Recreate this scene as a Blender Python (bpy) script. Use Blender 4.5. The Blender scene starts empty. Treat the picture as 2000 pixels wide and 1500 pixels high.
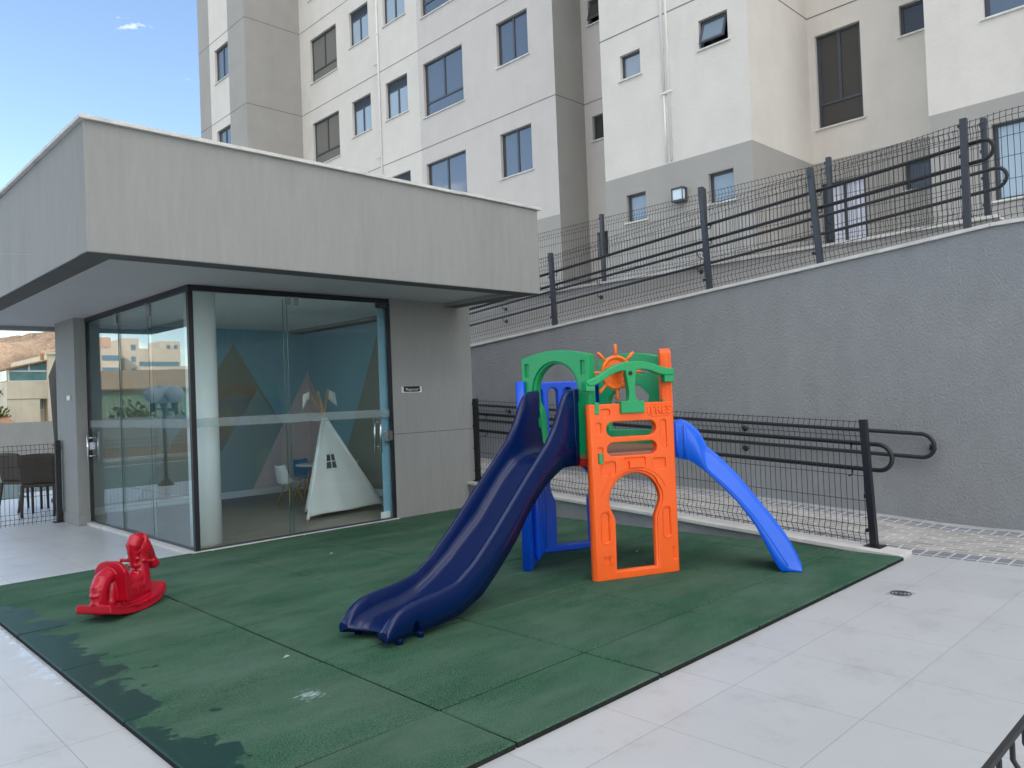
import bpy, bmesh, math, random
from math import sin, cos, pi, radians, sqrt
from mathutils import Vector, Matrix
random.seed(7)
S = bpy.context.scene
COL = S.collection
# ------------------------------------------------------------------ camera
cam_d = bpy.data.cameras.new("camera"); cam = bpy.data.objects.new("camera", cam_d); COL.objects.link(cam)
CP = Vector((-2.17248, -2.77425, 1.39295)); YAW, PIT, ROL, F = 0.797476, 0.0163907, -0.0390399, 1509.52
fw = Vector((cos(YAW)*cos(PIT), sin(YAW)*cos(PIT), sin(PIT)))
rt = fw.cross(Vector((0, 0, 1))).normalized(); up = rt.cross(fw)
r2 = rt*cos(ROL) + up*sin(ROL); u2 = up*cos(ROL) - rt*sin(ROL)
cam.matrix_world = Matrix(((r2.x, u2.x, -fw.x, CP.x), (r2.y, u2.y, -fw.y, CP.y), (r2.z, u2.z, -fw.z, CP.z), (0, 0, 0, 1)))
cam_d.sensor_width = 36; cam_d.lens = 36*F/2000; cam_d.clip_start = .05; cam_d.clip_end = 5000
S.camera = cam
# ------------------------------------------------------------------ world, sun, exposure
SUN_AZ = math.atan2(-.66, .75); SUN_EL = radians(29)
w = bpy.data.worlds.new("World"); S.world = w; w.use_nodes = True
nt = w.node_tree; nt.nodes.clear()
o_ = nt.nodes.new("ShaderNodeOutputWorld"); bg = nt.nodes.new("ShaderNodeBackground"); sky = nt.nodes.new("ShaderNodeTexSky")
sky.sky_type = 'NISHITA'; sky.sun_disc = False; sky.sun_elevation = SUN_EL; sky.sun_rotation = pi/2 - SUN_AZ
sky.altitude = 800; sky.air_density = 1.0; sky.dust_density = .5; sky.ozone_density = 1.0
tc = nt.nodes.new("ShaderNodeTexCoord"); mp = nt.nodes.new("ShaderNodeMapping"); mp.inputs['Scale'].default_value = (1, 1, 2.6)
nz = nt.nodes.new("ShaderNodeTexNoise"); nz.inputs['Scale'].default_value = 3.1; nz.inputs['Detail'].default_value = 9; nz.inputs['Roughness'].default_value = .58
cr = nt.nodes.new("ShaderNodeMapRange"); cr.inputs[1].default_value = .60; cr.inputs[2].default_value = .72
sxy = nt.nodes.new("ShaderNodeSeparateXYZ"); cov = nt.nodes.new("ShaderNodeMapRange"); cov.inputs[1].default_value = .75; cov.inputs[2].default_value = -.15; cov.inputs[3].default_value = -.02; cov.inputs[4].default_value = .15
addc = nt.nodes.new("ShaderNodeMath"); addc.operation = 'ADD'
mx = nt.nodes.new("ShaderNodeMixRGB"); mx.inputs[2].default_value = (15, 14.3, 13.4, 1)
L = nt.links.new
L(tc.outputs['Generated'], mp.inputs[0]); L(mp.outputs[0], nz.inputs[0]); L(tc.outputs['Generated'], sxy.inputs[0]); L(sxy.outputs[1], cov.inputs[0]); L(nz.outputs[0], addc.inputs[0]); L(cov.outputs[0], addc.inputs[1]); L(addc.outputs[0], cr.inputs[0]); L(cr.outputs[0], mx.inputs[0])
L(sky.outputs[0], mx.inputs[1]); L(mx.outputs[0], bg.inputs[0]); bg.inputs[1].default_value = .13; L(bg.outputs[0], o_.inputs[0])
sd = bpy.data.lights.new("sun", 'SUN'); sd.energy = 3.4; sd.angle = radians(.5); sd.color = (1, .93, .82)
sun = bpy.data.objects.new("sun", sd); COL.objects.link(sun)
sv = Vector((cos(SUN_AZ)*cos(SUN_EL), sin(SUN_AZ)*cos(SUN_EL), sin(SUN_EL)))
sun.rotation_euler = sv.to_track_quat('Z', 'Y').to_euler()
S.view_settings.view_transform = 'Standard'; S.view_settings.look = 'None'; S.view_settings.gamma = 1
S.view_settings.exposure = 1.3
S.view_settings.use_white_balance = True; S.view_settings.white_balance_temperature = 6500; S.view_settings.white_balance_tint = 10
S.render.engine = 'CYCLES'
S.cycles.max_bounces = 10; S.cycles.diffuse_bounces = 8; S.cycles.glossy_bounces = 4; S.cycles.transparent_max_bounces = 24; S.cycles.transmission_bounces = 6
S.cycles.use_denoising = True

# ------------------------------------------------------------------ materials
def lin(c): return tuple(((v/12.92) if v <= .04045 else ((v+.055)/1.055)**2.4) for v in c)
def hx(r, g, b): return lin((r/255, g/255, b/255))
def mat(name, col, rough=.6, spec=.5, var=0, vscale=2., bump=0, bscale=60., stretch=(1, 1, 1), metal=0, coat=0, stain=0, col2=None, bdist=.01, det=4, coords='Object', speck=0, sscale=300, rvar=0, dust=0):
    m = bpy.data.materials.new(name); m.use_nodes = True; n = m.node_tree; N = n.nodes; K = n.links.new
    p = N['Principled BSDF']; p.inputs['Roughness'].default_value = rough; p.inputs['Metallic'].default_value = metal
    p.inputs['Specular IOR Level'].default_value = spec; p.inputs['Base Color'].default_value = (*col, 1)
    if coat: p.inputs['Coat Weight'].default_value = coat; p.inputs['Coat Roughness'].default_value = .15
    t = N.new("ShaderNodeTexCoord"); src = t.outputs[coords]
    last = None
    if var or stain or speck:
        a = N.new("ShaderNodeTexNoise"); a.inputs['Scale'].default_value = vscale; a.inputs['Detail'].default_value = 8; a.inputs['Roughness'].default_value = .6
        mpn = N.new("ShaderNodeMapping"); mpn.inputs['Scale'].default_value = stretch; K(src, mpn.inputs[0]); K(mpn.outputs[0], a.inputs[0])
        r = N.new("ShaderNodeMapRange"); r.inputs[1].default_value = .3; r.inputs[2].default_value = .7; r.inputs[3].default_value = 1-var; r.inputs[4].default_value = 1+var
        K(a.outputs[0], r.inputs[0])
        mm = N.new("ShaderNodeVectorMath"); mm.operation = 'SCALE'; mm.inputs[0].default_value = col; K(r.outputs[0], mm.inputs['Scale']); last = mm.outputs[0]
        if stain:
            b = N.new("ShaderNodeTexNoise"); b.inputs['Scale'].default_value = 1.1; b.inputs['Detail'].default_value = 10; b.inputs['Roughness'].default_value = .7
            mp2 = N.new("ShaderNodeMapping"); mp2.inputs['Scale'].default_value = (1.6, 1.6, .35); mp2.inputs['Location'].default_value = (3, 1, 5); K(src, mp2.inputs[0]); K(mp2.outputs[0], b.inputs[0])
            r2_ = N.new("ShaderNodeMapRange"); r2_.inputs[1].default_value = .5; r2_.inputs[2].default_value = .75; r2_.inputs[3].default_value = 1; r2_.inputs[4].default_value = 1-stain; K(b.outputs[0], r2_.inputs[0])
            m2 = N.new("ShaderNodeVectorMath"); m2.operation = 'SCALE'; K(last, m2.inputs[0]); K(r2_.outputs[0], m2.inputs['Scale']); last = m2.outputs[0]
        if speck:
            b = N.new("ShaderNodeTexNoise"); b.inputs['Scale'].default_value = sscale; b.inputs['Detail'].default_value = 2; K(src, b.inputs[0])
            r3 = N.new("ShaderNodeMapRange"); r3.inputs[1].default_value = .35; r3.inputs[2].default_value = .65; r3.inputs[3].default_value = 1-speck; r3.inputs[4].default_value = 1+speck; K(b.outputs[0], r3.inputs[0])
            m3 = N.new("ShaderNodeVectorMath"); m3.operation = 'SCALE'; K(last, m3.inputs[0]); K(r3.outputs[0], m3.inputs['Scale']); last = m3.outputs[0]
        K(last, p.inputs['Base Color'])
    if rvar:
        e = N.new("ShaderNodeTexNoise"); e.inputs['Scale'].default_value = 3.5; e.inputs['Detail'].default_value = 12; e.inputs['Roughness'].default_value = .75; mp4 = N.new("ShaderNodeMapping"); mp4.inputs['Scale'].default_value = (1, 1, 3); K(src, mp4.inputs[0]); K(mp4.outputs[0], e.inputs[0])
        rq = N.new("ShaderNodeMapRange"); rq.inputs[1].default_value = .35; rq.inputs[2].default_value = .7; rq.inputs[3].default_value = rough-rvar*.5; rq.inputs[4].default_value = rough+rvar; K(e.outputs[0], rq.inputs[0]); K(rq.outputs[0], p.inputs['Roughness'])
        if dust:
            dq = N.new("ShaderNodeMapRange"); dq.inputs[1].default_value = .56; dq.inputs[2].default_value = .78; dq.inputs[3].default_value = 0; dq.inputs[4].default_value = dust; K(e.outputs[0], dq.inputs[0])
            md = N.new("ShaderNodeMixRGB"); md.inputs[2].default_value = (.35, .34, .32, 1); K(dq.outputs[0], md.inputs[0]); K(last, md.inputs[1]); K(md.outputs[0], p.inputs['Base Color'])
    if bump:
        c = N.new("ShaderNodeTexNoise"); c.inputs['Scale'].default_value = bscale; c.inputs['Detail'].default_value = det; c.inputs['Roughness'].default_value = .65
        mp3 = N.new("ShaderNodeMapping"); mp3.inputs['Scale'].default_value = stretch; K(src, mp3.inputs[0]); K(mp3.outputs[0], c.inputs[0])
        bp = N.new("ShaderNodeBump"); bp.inputs['Strength'].default_value = bump; bp.inputs['Distance'].default_value = bdist; K(c.outputs[0], bp.inputs['Height']); K(bp.outputs[0], p.inputs['Normal'])
    return m
M = {}
M['stucco_pav'] = mat('stucco_pav', (.315, .322, .312), .9, .2, var=.04, vscale=11, bump=.45, bscale=34, stretch=(1.6, 1.6, .22), stain=.10, bdist=.016, det=6)
M['stucco_wall'] = mat('stucco_wall', (.30, .315, .325), .85, .3, var=.06, vscale=3, bump=.75, bscale=42, stretch=(1.3, 1.3, .8), stain=.08, bdist=.035, det=5)
M['paint_white'] = mat('paint_white', (.63, .60, .555), .9, .2, var=.04, vscale=1.5, bump=.5, bscale=14, bdist=.012, stain=.06)
M['paint_lilac'] = mat('paint_lilac', (.54, .51, .485), .9, .2, var=.04, vscale=1.5, bump=.4, bscale=16, bdist=.01, stain=.05)
M['paint_grey'] = mat('paint_grey', (.345, .335, .315), .9, .2, var=.04, vscale=1.5, bump=.3, bscale=16, bdist=.01, stain=.05)
M['mortar'] = mat('mortar', (.36, .36, .36), .95, var=.2, vscale=8)
M['joint'] = mat('joint', (.16, .16, .16), .9)
M['stone'] = mat('stone', (.62, .61, .58), .6, .4, var=.12, vscale=6, bump=.2, bscale=30, stain=.15)
M['dark_metal'] = mat('dark_metal', (.035, .04, .05), .42, .5, var=.1)
M['frame_metal'] = mat('frame_metal', (.05, .06, .075), .4, .5)
M['black_metal'] = mat('black_metal', (.012, .013, .016), .45, .5)
M['chrome'] = mat('chrome', (.7, .7, .7), .15, metal=1)
M['soffit'] = mat('soffit', (.50, .50, .51), .55, .35, var=.03)
M['int_ceiling'] = mat('int_ceiling', (.85, .86, .86), .8)
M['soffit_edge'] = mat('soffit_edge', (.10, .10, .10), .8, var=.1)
M['int_grey'] = mat('int_grey', (.34, .44, .42), .8, var=.03)
M['int_blue'] = mat('int_blue', (.27, .50, .60), .8, var=.03)
M['int_olive'] = mat('int_olive', (.31, .32, .26), .8, var=.03)
M['int_pink'] = mat('int_pink', (.68, .59, .60), .8, var=.03)
M['int_white'] = mat('int_white', (.75, .8, .8), .6)
M['column'] = mat('column', (.85, .88, .88), .5, var=.02)
M['film'] = mat('film', (.25, .46, .60), .4)
M['wood_floor'] = mat('wood_floor', (.30, .255, .21), .45, .4, var=.28, vscale=2.2, stretch=(.8, 9, 1))
M['canvas'] = mat('canvas', (.88, .90, .88), .9, .1, var=.03, bump=.25, bscale=9, bdist=.03)
M['net'] = mat('net', (.10, .12, .13), .9)
M['wood'] = mat('wood', (.45, .27, .13), .6, .3, var=.15, vscale=20)
M['white_plastic'] = mat('white_plastic', (.75, .76, .76), .35, .5)
M['blue_plastic'] = mat('blue_plastic', (.03, .25, .50), .35, .5)
def plastic(name, c, r=.33): return mat(name, c, r, .5, var=.05, vscale=2.5, bump=.05, bscale=110, bdist=.003, det=3, rvar=.035, dust=.02)
M['orange'] = plastic('orange', (.95, .125, .008), .42)
M['wheel_orange'] = plastic('wheel_orange', (.97, .18, .015), .38)
M['green'] = plastic('green', (.004, .33, .11), .38)
M['navy'] = mat('navy', (.0002, .010, .072), .27, .36, var=.04, vscale=2.5)
M['navy'].node_tree.nodes['Principled BSDF'].inputs['Specular IOR Level'].default_value = .38
M['blue'] = plastic('blue', (.003, .085, .68), .33)
M['sky_blue'] = plastic('sky_blue', (.001, .115, .74), .36)
M['red_plastic'] = plastic('red_plastic', (.42, .003, .018), .30)
M['platform'] = mat('platform', (.30, .13, .08), .6)
M['red_trim'] = plastic('red_trim', (.45, .02, .01))
M['rattan'] = mat('rattan', (.05, .042, .032), .7, var=.2, vscale=90, bump=.3, bscale=200)
M['umbrella'] = mat('umbrella', (.075, .075, .068), .9, var=.1)
M['cream'] = mat('cream', (.66, .60, .46), .9, var=.10, vscale=.8, stain=.18)
M['tile_roof'] = mat('tile_roof', (.40, .22, .11), .9, var=.15, vscale=3)
M['glass_green'] = mat('glass_green', (.12, .26, .25), .1, .8, var=.3, vscale=1.5)
M['hill'] = mat('hill', (.22, .165, .12), 1, 0, var=.35, vscale=.02, stain=0, bump=1, bscale=.03, bdist=12, det=10)
M['earth'] = mat('earth', (.17, .16, .12), 1, 0, var=.4, vscale=.05)
M['leaf'] = mat('leaf', (.06, .10, .018), .7, .3, var=.4, vscale=3)
M['leaf_yellow'] = mat('leaf_yellow', (.16, .17, .03), .7, .3, var=.4, vscale=3)
M['bark'] = mat('bark', (.09, .065, .045), .9)
M['pool_tile'] = mat('pool_tile', (.07, .28, .32), .2)
M['brownstone'] = mat('brownstone', (.30, .22, .17), .8, var=.1)
M['tan_roof'] = mat('tan_roof', (.48, .33, .18), .9, var=.1, vscale=.5)
M['green_fence'] = mat('green_fence', (.28, .48, .33), .8, var=.2, vscale=1)
M['tower_pale'] = mat('tower_pale', (.60, .52, .42), .9, var=.05)
M['tower_pink'] = mat('tower_pink', (.52, .36, .28), .9, var=.05)
M['tower_glass'] = mat('tower_glass', (.12, .22, .30), .3)
M['globe'] = mat('globe', (.40, .46, .52), .35, .5)
M['black'] = mat('black', (.01, .01, .01), .5)
M['sign_white'] = mat('sign_white', (.75, .76, .76), .4)
M['sign_black'] = mat('sign_black', (.012, .016, .024), .4)
M['plate'] = mat('plate', (.50, .48, .30), .4)
M['lamp_glass'] = mat('lamp_glass', (.62, .72, .76), .25, .6)
M['curtain'] = mat('curtain', (.72, .76, .90), .9, var=.1, vscale=3, bump=.6, bscale=7, stretch=(8, 8, .2), bdist=.05)
M['pvc'] = mat('pvc', (.74, .72, .70), .6)
M['litter'] = mat('litter', (.36, .40, .32), .9)
M['rubber_dark'] = mat('rubber_dark', (.018, .022, .022), .95, .2, var=.4, vscale=40, bump=.8, bscale=150)
M['water_glass'] = mat('water_glass', (.01, .05, .06), .05, .5)

def pane_mat(name, base, ior=2.0, rough=.03):
    m = bpy.data.materials.new(name); m.use_nodes = True; p = m.node_tree.nodes['Principled BSDF']
    p.inputs['Base Color'].default_value = (*base, 1); p.inputs['Roughness'].default_value = rough; p.inputs['IOR'].default_value = ior
    n = m.node_tree; t = n.nodes.new("ShaderNodeTexCoord"); c = n.nodes.new("ShaderNodeTexNoise"); c.inputs['Scale'].default_value = 1.3; c.inputs['Detail'].default_value = 1
    bp = n.nodes.new("ShaderNodeBump"); bp.inputs['Strength'].default_value = .12; bp.inputs['Distance'].default_value = .02
    n.links.new(t.outputs['Object'], c.inputs[0]); n.links.new(c.outputs[0], bp.inputs['Height']); n.links.new(bp.outputs[0], p.inputs['Normal'])
    return m
M['pane_blue'] = pane_mat('pane_blue', (.07, .08, .09), 2.1)
M['pane_frost'] = pane_mat('pane_frost', (.16, .21, .25), 2.0, .25)
M['pane_dark'] = pane_mat('pane_dark', (.05, .05, .048), 1.5)
M['pane_room'] = pane_mat('pane_room', (.17, .165, .15), 1.45)
M['pane_light'] = pane_mat('pane_light', (.30, .36, .40), 2.0, .1)

def glass(name, tint, ior, frost=0):
    m = bpy.data.materials.new(name); m.use_nodes = True; n = m.node_tree; N = n.nodes; N.clear(); K = n.links.new
    o = N.new("ShaderNodeOutputMaterial"); mixn = N.new("ShaderNodeMixShader"); tr = N.new("ShaderNodeBsdfTransparent"); gl = N.new("ShaderNodeBsdfGlossy"); fr = N.new("ShaderNodeFresnel")
    tr.inputs[0].default_value = (*tint, 1); gl.inputs['Roughness'].default_value = .0
    ge = N.new('ShaderNodeNewGeometry'); mr = N.new('ShaderNodeMapRange'); mr.inputs[3].default_value = ior; mr.inputs[4].default_value = 1/ior; K(ge.outputs['Backfacing'], mr.inputs[0]); K(mr.outputs[0], fr.inputs[0])
    K(fr.outputs[0], mixn.inputs[0]); K(gl.outputs[0], mixn.inputs[2])
    if frost:
        d = N.new("ShaderNodeBsdfDiffuse"); d.inputs[0].default_value = (.55, .62, .62, 1); m2 = N.new("ShaderNodeMixShader"); m2.inputs[0].default_value = frost
        K(tr.outputs[0], m2.inputs[1]); K(d.outputs[0], m2.inputs[2]); K(m2.outputs[0], mixn.inputs[1])
    else: K(tr.outputs[0], mixn.inputs[1])
    K(mixn.outputs[0], o.inputs[0]); return m
M['glass'] = glass('glass', (.95, .985, .98), 1.42)
M['glass_side'] = glass('glass_side', (.935, .985, .98), 1.75)
M['frost'] = glass('frost', (.85, .93, .93), 1.5, .24)
M['glass_edge'] = mat('glass_edge', (.05, .12, .12), .2)

# deck tiles
def deck_mat():
    m = mat('deck_tiles', (.515, .53, .535), .42, .5, var=.045, vscale=1.1, bump=.06, bscale=40, bdist=.004)
    n = m.node_tree; N = n.nodes; K = n.links.new; p = N['Principled BSDF']
    t = N.new("ShaderNodeTexCoord"); mp_ = N.new("ShaderNodeMapping"); mp_.inputs['Location'].default_value = (-.55+6, .81+6, 0); K(t.outputs['Object'], mp_.inputs[0])
    b = N.new("ShaderNodeTexBrick"); b.offset = 0; b.inputs['Scale'].default_value = 1; b.inputs['Brick Width'].default_value = .6; b.inputs['Row Height'].default_value = .6
    b.inputs['Mortar Size'].default_value = .0022; b.inputs['Color1'].default_value = (1, 1, 1, 1); b.inputs['Color2'].default_value = (.93, .935, .94, 1); b.inputs['Mortar'].default_value = (.62, .60, .57, 1)
    K(mp_.outputs[0], b.inputs[0])
    old = p.inputs['Base Color'].links[0].from_socket
    mu = N.new("ShaderNodeVectorMath"); mu.operation = 'MULTIPLY'; K(old, mu.inputs[0]); K(b.outputs[0], mu.inputs[1])
    # streaky dirt and wet film beside the pavilion
    a = N.new("ShaderNodeTexNoise"); a.inputs['Scale'].default_value = 3.2; a.inputs['Detail'].default_value = 12; a.inputs['Roughness'].default_value = .75; K(t.outputs['Object'], a.inputs[0])
    r = N.new("ShaderNodeMapRange"); r.inputs[1].default_value = .52; r.inputs[2].default_value = .8; r.inputs[3].default_value = 1; r.inputs[4].default_value = .72; K(a.outputs[0], r.inputs[0])
    mu2 = N.new("ShaderNodeVectorMath"); mu2.operation = 'SCALE'; K(mu.outputs[0], mu2.inputs[0]); K(r.outputs[0], mu2.inputs['Scale']); K(mu2.outputs[0], p.inputs['Base Color'])
    sx = N.new("ShaderNodeSeparateXYZ"); K(t.outputs['Object'], sx.inputs[0])
    # wet mask: x < -.45 and 4.9<y<7 broken by noise ; plus strip along the left mat edge
    wn = N.new("ShaderNodeTexNoise"); wn.inputs['Scale'].default_value = 5; wn.inputs['Detail'].default_value = 8; wn.inputs['Roughness'].default_value = .7
    mpw = N.new("ShaderNodeMapping"); mpw.inputs['Scale'].default_value = (.8, 2.2, 1); K(t.outputs['Object'], mpw.inputs[0]); K(mpw.outputs[0], wn.inputs[0])
    f1 = N.new("ShaderNodeMapRange"); f1.inputs[1].default_value = -.15; f1.inputs[2].default_value = -1.2; f1.inputs[3].default_value = 0; f1.inputs[4].default_value = .45; K(sx.outputs[0], f1.inputs[0])
    f2 = N.new("ShaderNodeMapRange"); f2.inputs[1].default_value = 4.6; f2.inputs[2].default_value = 4.9; f2.inputs[3].default_value = 0; f2.inputs[4].default_value = 1; K(sx.outputs[1], f2.inputs[0])
    f4 = N.new("ShaderNodeMapRange"); f4.inputs[1].default_value = 7.5; f4.inputs[2].default_value = 6.2; f4.inputs[3].default_value = 0; f4.inputs[4].default_value = 1; K(sx.outputs[1], f4.inputs[0])
    fm = N.new("ShaderNodeMath"); fm.operation = 'MULTIPLY'; K(f1.outputs[0], fm.inputs[0]); K(f2.outputs[0], fm.inputs[1])
    fm2 = N.new("ShaderNodeMath"); fm2.operation = 'MULTIPLY'; K(fm.outputs[0], fm2.inputs[0]); K(f4.outputs[0], fm2.inputs[1])
    g1 = N.new("ShaderNodeMapRange"); g1.inputs[1].default_value = -1.25; g1.inputs[2].default_value = -1.02; g1.inputs[3].default_value = 0; g1.inputs[4].default_value = .40; K(sx.outputs[0], g1.inputs[0])
    g2 = N.new("ShaderNodeMath"); g2.operation = 'LESS_THAN'; g2.inputs[1].default_value = -1.0; K(sx.outputs[0], g2.inputs[0])
    g3 = N.new("ShaderNodeMath"); g3.operation = 'MULTIPLY'; K(g1.outputs[0], g3.inputs[0]); K(g2.outputs[0], g3.inputs[1])
    g4 = N.new("ShaderNodeMapRange"); g4.inputs[1].default_value = .9; g4.inputs[2].default_value = 2.0; g4.inputs[3].default_value = .55; g4.inputs[4].default_value = 1; K(sx.outputs[1], g4.inputs[0])
    g5 = N.new("ShaderNodeMath"); g5.operation = 'MULTIPLY'; K(g3.outputs[0], g5.inputs[0]); K(g4.outputs[0], g5.inputs[1])
    mxx = N.new("ShaderNodeMath"); mxx.operation = 'MAXIMUM'; K(fm2.outputs[0], mxx.inputs[0]); K(g5.outputs[0], mxx.inputs[1])
    ad = N.new("ShaderNodeMath"); ad.operation = 'ADD'; K(mxx.outputs[0], ad.inputs[0]); K(wn.outputs[0], ad.inputs[1])
    st = N.new("ShaderNodeMapRange"); st.inputs[1].default_value = .84; st.inputs[2].default_value = .88; st.inputs[3].default_value = .36; st.inputs[4].default_value = .04; K(ad.outputs[0], st.inputs[0])
    K(st.outputs[0], p.inputs['Roughness'])
    return m
M['deck'] = deck_mat()

def mat_rubber():
    m = mat('rubber_green', (.034, .098, .057), .95, .15, var=.20, vscale=1.6, bump=1, bscale=240, bdist=.004, det=3, speck=.7, sscale=170)
    n = m.node_tree; N = n.nodes; K = n.links.new; p = N['Principled BSDF']; t = N.new("ShaderNodeTexCoord")
    sx = N.new("ShaderNodeSeparateXYZ"); K(t.outputs['Object'], sx.inputs[0])
    wn = N.new("ShaderNodeTexNoise"); wn.inputs['Scale'].default_value = 2.4; wn.inputs['Detail'].default_value = 12; wn.inputs['Roughness'].default_value = .62
    mpw = N.new("ShaderNodeMapping"); mpw.inputs['Scale'].default_value = (1.0, 1.2, 1); mpw.inputs['Location'].default_value = (.35, 1.9, 0); K(t.outputs['Object'], mpw.inputs[0]); K(mpw.outputs[0], wn.inputs[0])
    g = N.new("ShaderNodeMapRange"); g.inputs[1].default_value = -1.02; g.inputs[2].default_value = -.30; g.inputs[3].default_value = .30; g.inputs[4].default_value = -.24; K(sx.outputs[0], g.inputs[0])
    g2 = N.new("ShaderNodeMapRange"); g2.inputs[1].default_value = 3.9; g2.inputs[2].default_value = 4.6; g2.inputs[3].default_value = 0; g2.inputs[4].default_value = -.4; K(sx.outputs[1], g2.inputs[0])
    a1 = N.new("ShaderNodeMath"); a1.operation = 'ADD'; K(g.outputs[0], a1.inputs[0]); K(wn.outputs[0], a1.inputs[1])
    a2 = N.new("ShaderNodeMath"); a2.operation = 'ADD'; K(a1.outputs[0], a2.inputs[0]); K(g2.outputs[0], a2.inputs[1])
    wet = N.new("ShaderNodeMapRange"); wet.inputs[1].default_value = .655; wet.inputs[2].default_value = .67; K(a2.outputs[0], wet.inputs[0])
    # worn, dusty patches toward the open right/front, darker rubber close to the wall
    old = p.inputs['Base Color'].links[0].from_socket
    d = N.new("ShaderNodeTexNoise"); d.inputs['Scale'].default_value = .9; d.inputs['Detail'].default_value = 9; d.inputs['Roughness'].default_value = .65
    mpd = N.new("ShaderNodeMapping"); mpd.inputs['Rotation'].default_value = (0, 0, .8); mpd.inputs['Scale'].default_value = (1, 2.5, 1); K(t.outputs['Object'], mpd.inputs[0]); K(mpd.outputs[0], d.inputs[0])
    dr = N.new("ShaderNodeMapRange"); dr.inputs[1].default_value = .38; dr.inputs[2].default_value = .66; dr.inputs[3].default_value = 0; dr.inputs[4].default_value = .60; K(d.outputs[0], dr.inputs[0])
    mxd = N.new("ShaderNodeMixRGB"); mxd.inputs[2].default_value = (.115, .175, .135, 1); K(dr.outputs[0], mxd.inputs[0]); K(old, mxd.inputs[1])
    # white scuffs
    sc = N.new("ShaderNodeVectorMath"); sc.operation = 'DISTANCE'; K(t.outputs['Object'], sc.inputs[0]); sc.inputs[1].default_value = (-.30, .62, 0)
    sr = N.new("ShaderNodeMapRange"); sr.inputs[1].default_value = .02; sr.inputs[2].default_value = .13; sr.inputs[3].default_value = .30; sr.inputs[4].default_value = 0; K(sc.outputs['Value'], sr.inputs[0])
    sn = N.new("ShaderNodeTexNoise"); sn.inputs['Scale'].default_value = 22; sn.inputs['Detail'].default_value = 6; mps = N.new("ShaderNodeMapping"); mps.inputs['Rotation'].default_value = (0, 0, -.7); mps.inputs['Scale'].default_value = (1, 4, 1); K(t.outputs['Object'], mps.inputs[0]); K(mps.outputs[0], sn.inputs[0])
    sa = N.new("ShaderNodeMath"); sa.operation = 'ADD'; K(sr.outputs[0], sa.inputs[0]); K(sn.outputs[0], sa.inputs[1])
    ss = N.new("ShaderNodeMapRange"); ss.inputs[1].default_value = .72; ss.inputs[2].default_value = .86; ss.inputs[3].default_value = 0; ss.inputs[4].default_value = .8; K(sa.outputs[0], ss.inputs[0])
    mxs = N.new("ShaderNodeMixRGB"); mxs.inputs[2].default_value = (.45, .55, .55, 1); K(ss.outputs[0], mxs.inputs[0]); K(mxd.outputs[0], mxs.inputs[1])
    mxw = N.new("ShaderNodeMixRGB"); mxw.inputs[2].default_value = (.012, .050, .038, 1); K(wet.outputs[0], mxw.inputs[0]); K(mxs.outputs[0], mxw.inputs[1]); K(mxw.outputs[0], p.inputs['Base Color'])
    rr = N.new("ShaderNodeMapRange"); rr.inputs[3].default_value = .95; rr.inputs[4].default_value = .35; K(wet.outputs[0], rr.inputs[0]); K(rr.outputs[0], p.inputs['Roughness'])
    return m
M['rubber'] = mat_rubber()
def paver_mat(name, colA, colB, bw, rh, off, mortar=.012, rot=0):
    m = mat(name, colA, .8, .3, bump=.3, bscale=50, bdist=.005)
    n = m.node_tree; N = n.nodes; K = n.links.new; p = N['Principled BSDF']; t = N.new("ShaderNodeTexCoord"); mp_ = N.new("ShaderNodeMapping"); mp_.inputs['Rotation'].default_value = (0, 0, rot); K(t.outputs['Object'], mp_.inputs[0])
    b = N.new("ShaderNodeTexBrick"); b.offset = off; b.inputs['Scale'].default_value = 1; b.inputs['Brick Width'].default_value = bw; b.inputs['Row Height'].default_value = rh; b.inputs['Mortar Size'].default_value = mortar
    b.inputs['Color1'].default_value = (*colA, 1); b.inputs['Color2'].default_value = (*colB, 1); b.inputs['Mortar'].default_value = (.55, .55, .53, 1); b.inputs['Bias'].default_value = -.1
    K(mp_.outputs[0], b.inputs[0])
    a = N.new("ShaderNodeTexNoise"); a.inputs['Scale'].default_value = 4; a.inputs['Detail'].default_value = 9; K(t.outputs['Object'], a.inputs[0])
    r = N.new("ShaderNodeMapRange"); r.inputs[1].default_value = .3; r.inputs[2].default_value = .75; r.inputs[3].default_value = .85; r.inputs[4].default_value = 1.25; K(a.outputs[0], r.inputs[0])
    mu = N.new("ShaderNodeVectorMath"); mu.operation = 'SCALE'; K(b.outputs[0], mu.inputs[0]); K(r.outputs[0], mu.inputs['Scale']); K(mu.outputs[0], p.inputs['Base Color'])
    return m
M['paver'] = paver_mat('paver', (.33, .315, .29), (.42, .41, .39), .2, .1, .5, .007, pi/2)
M['paver_dark'] = paver_mat('paver_dark', (.20, .21, .24), (.25, .265, .29), .21, .105, 0, .009, 0)

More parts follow.
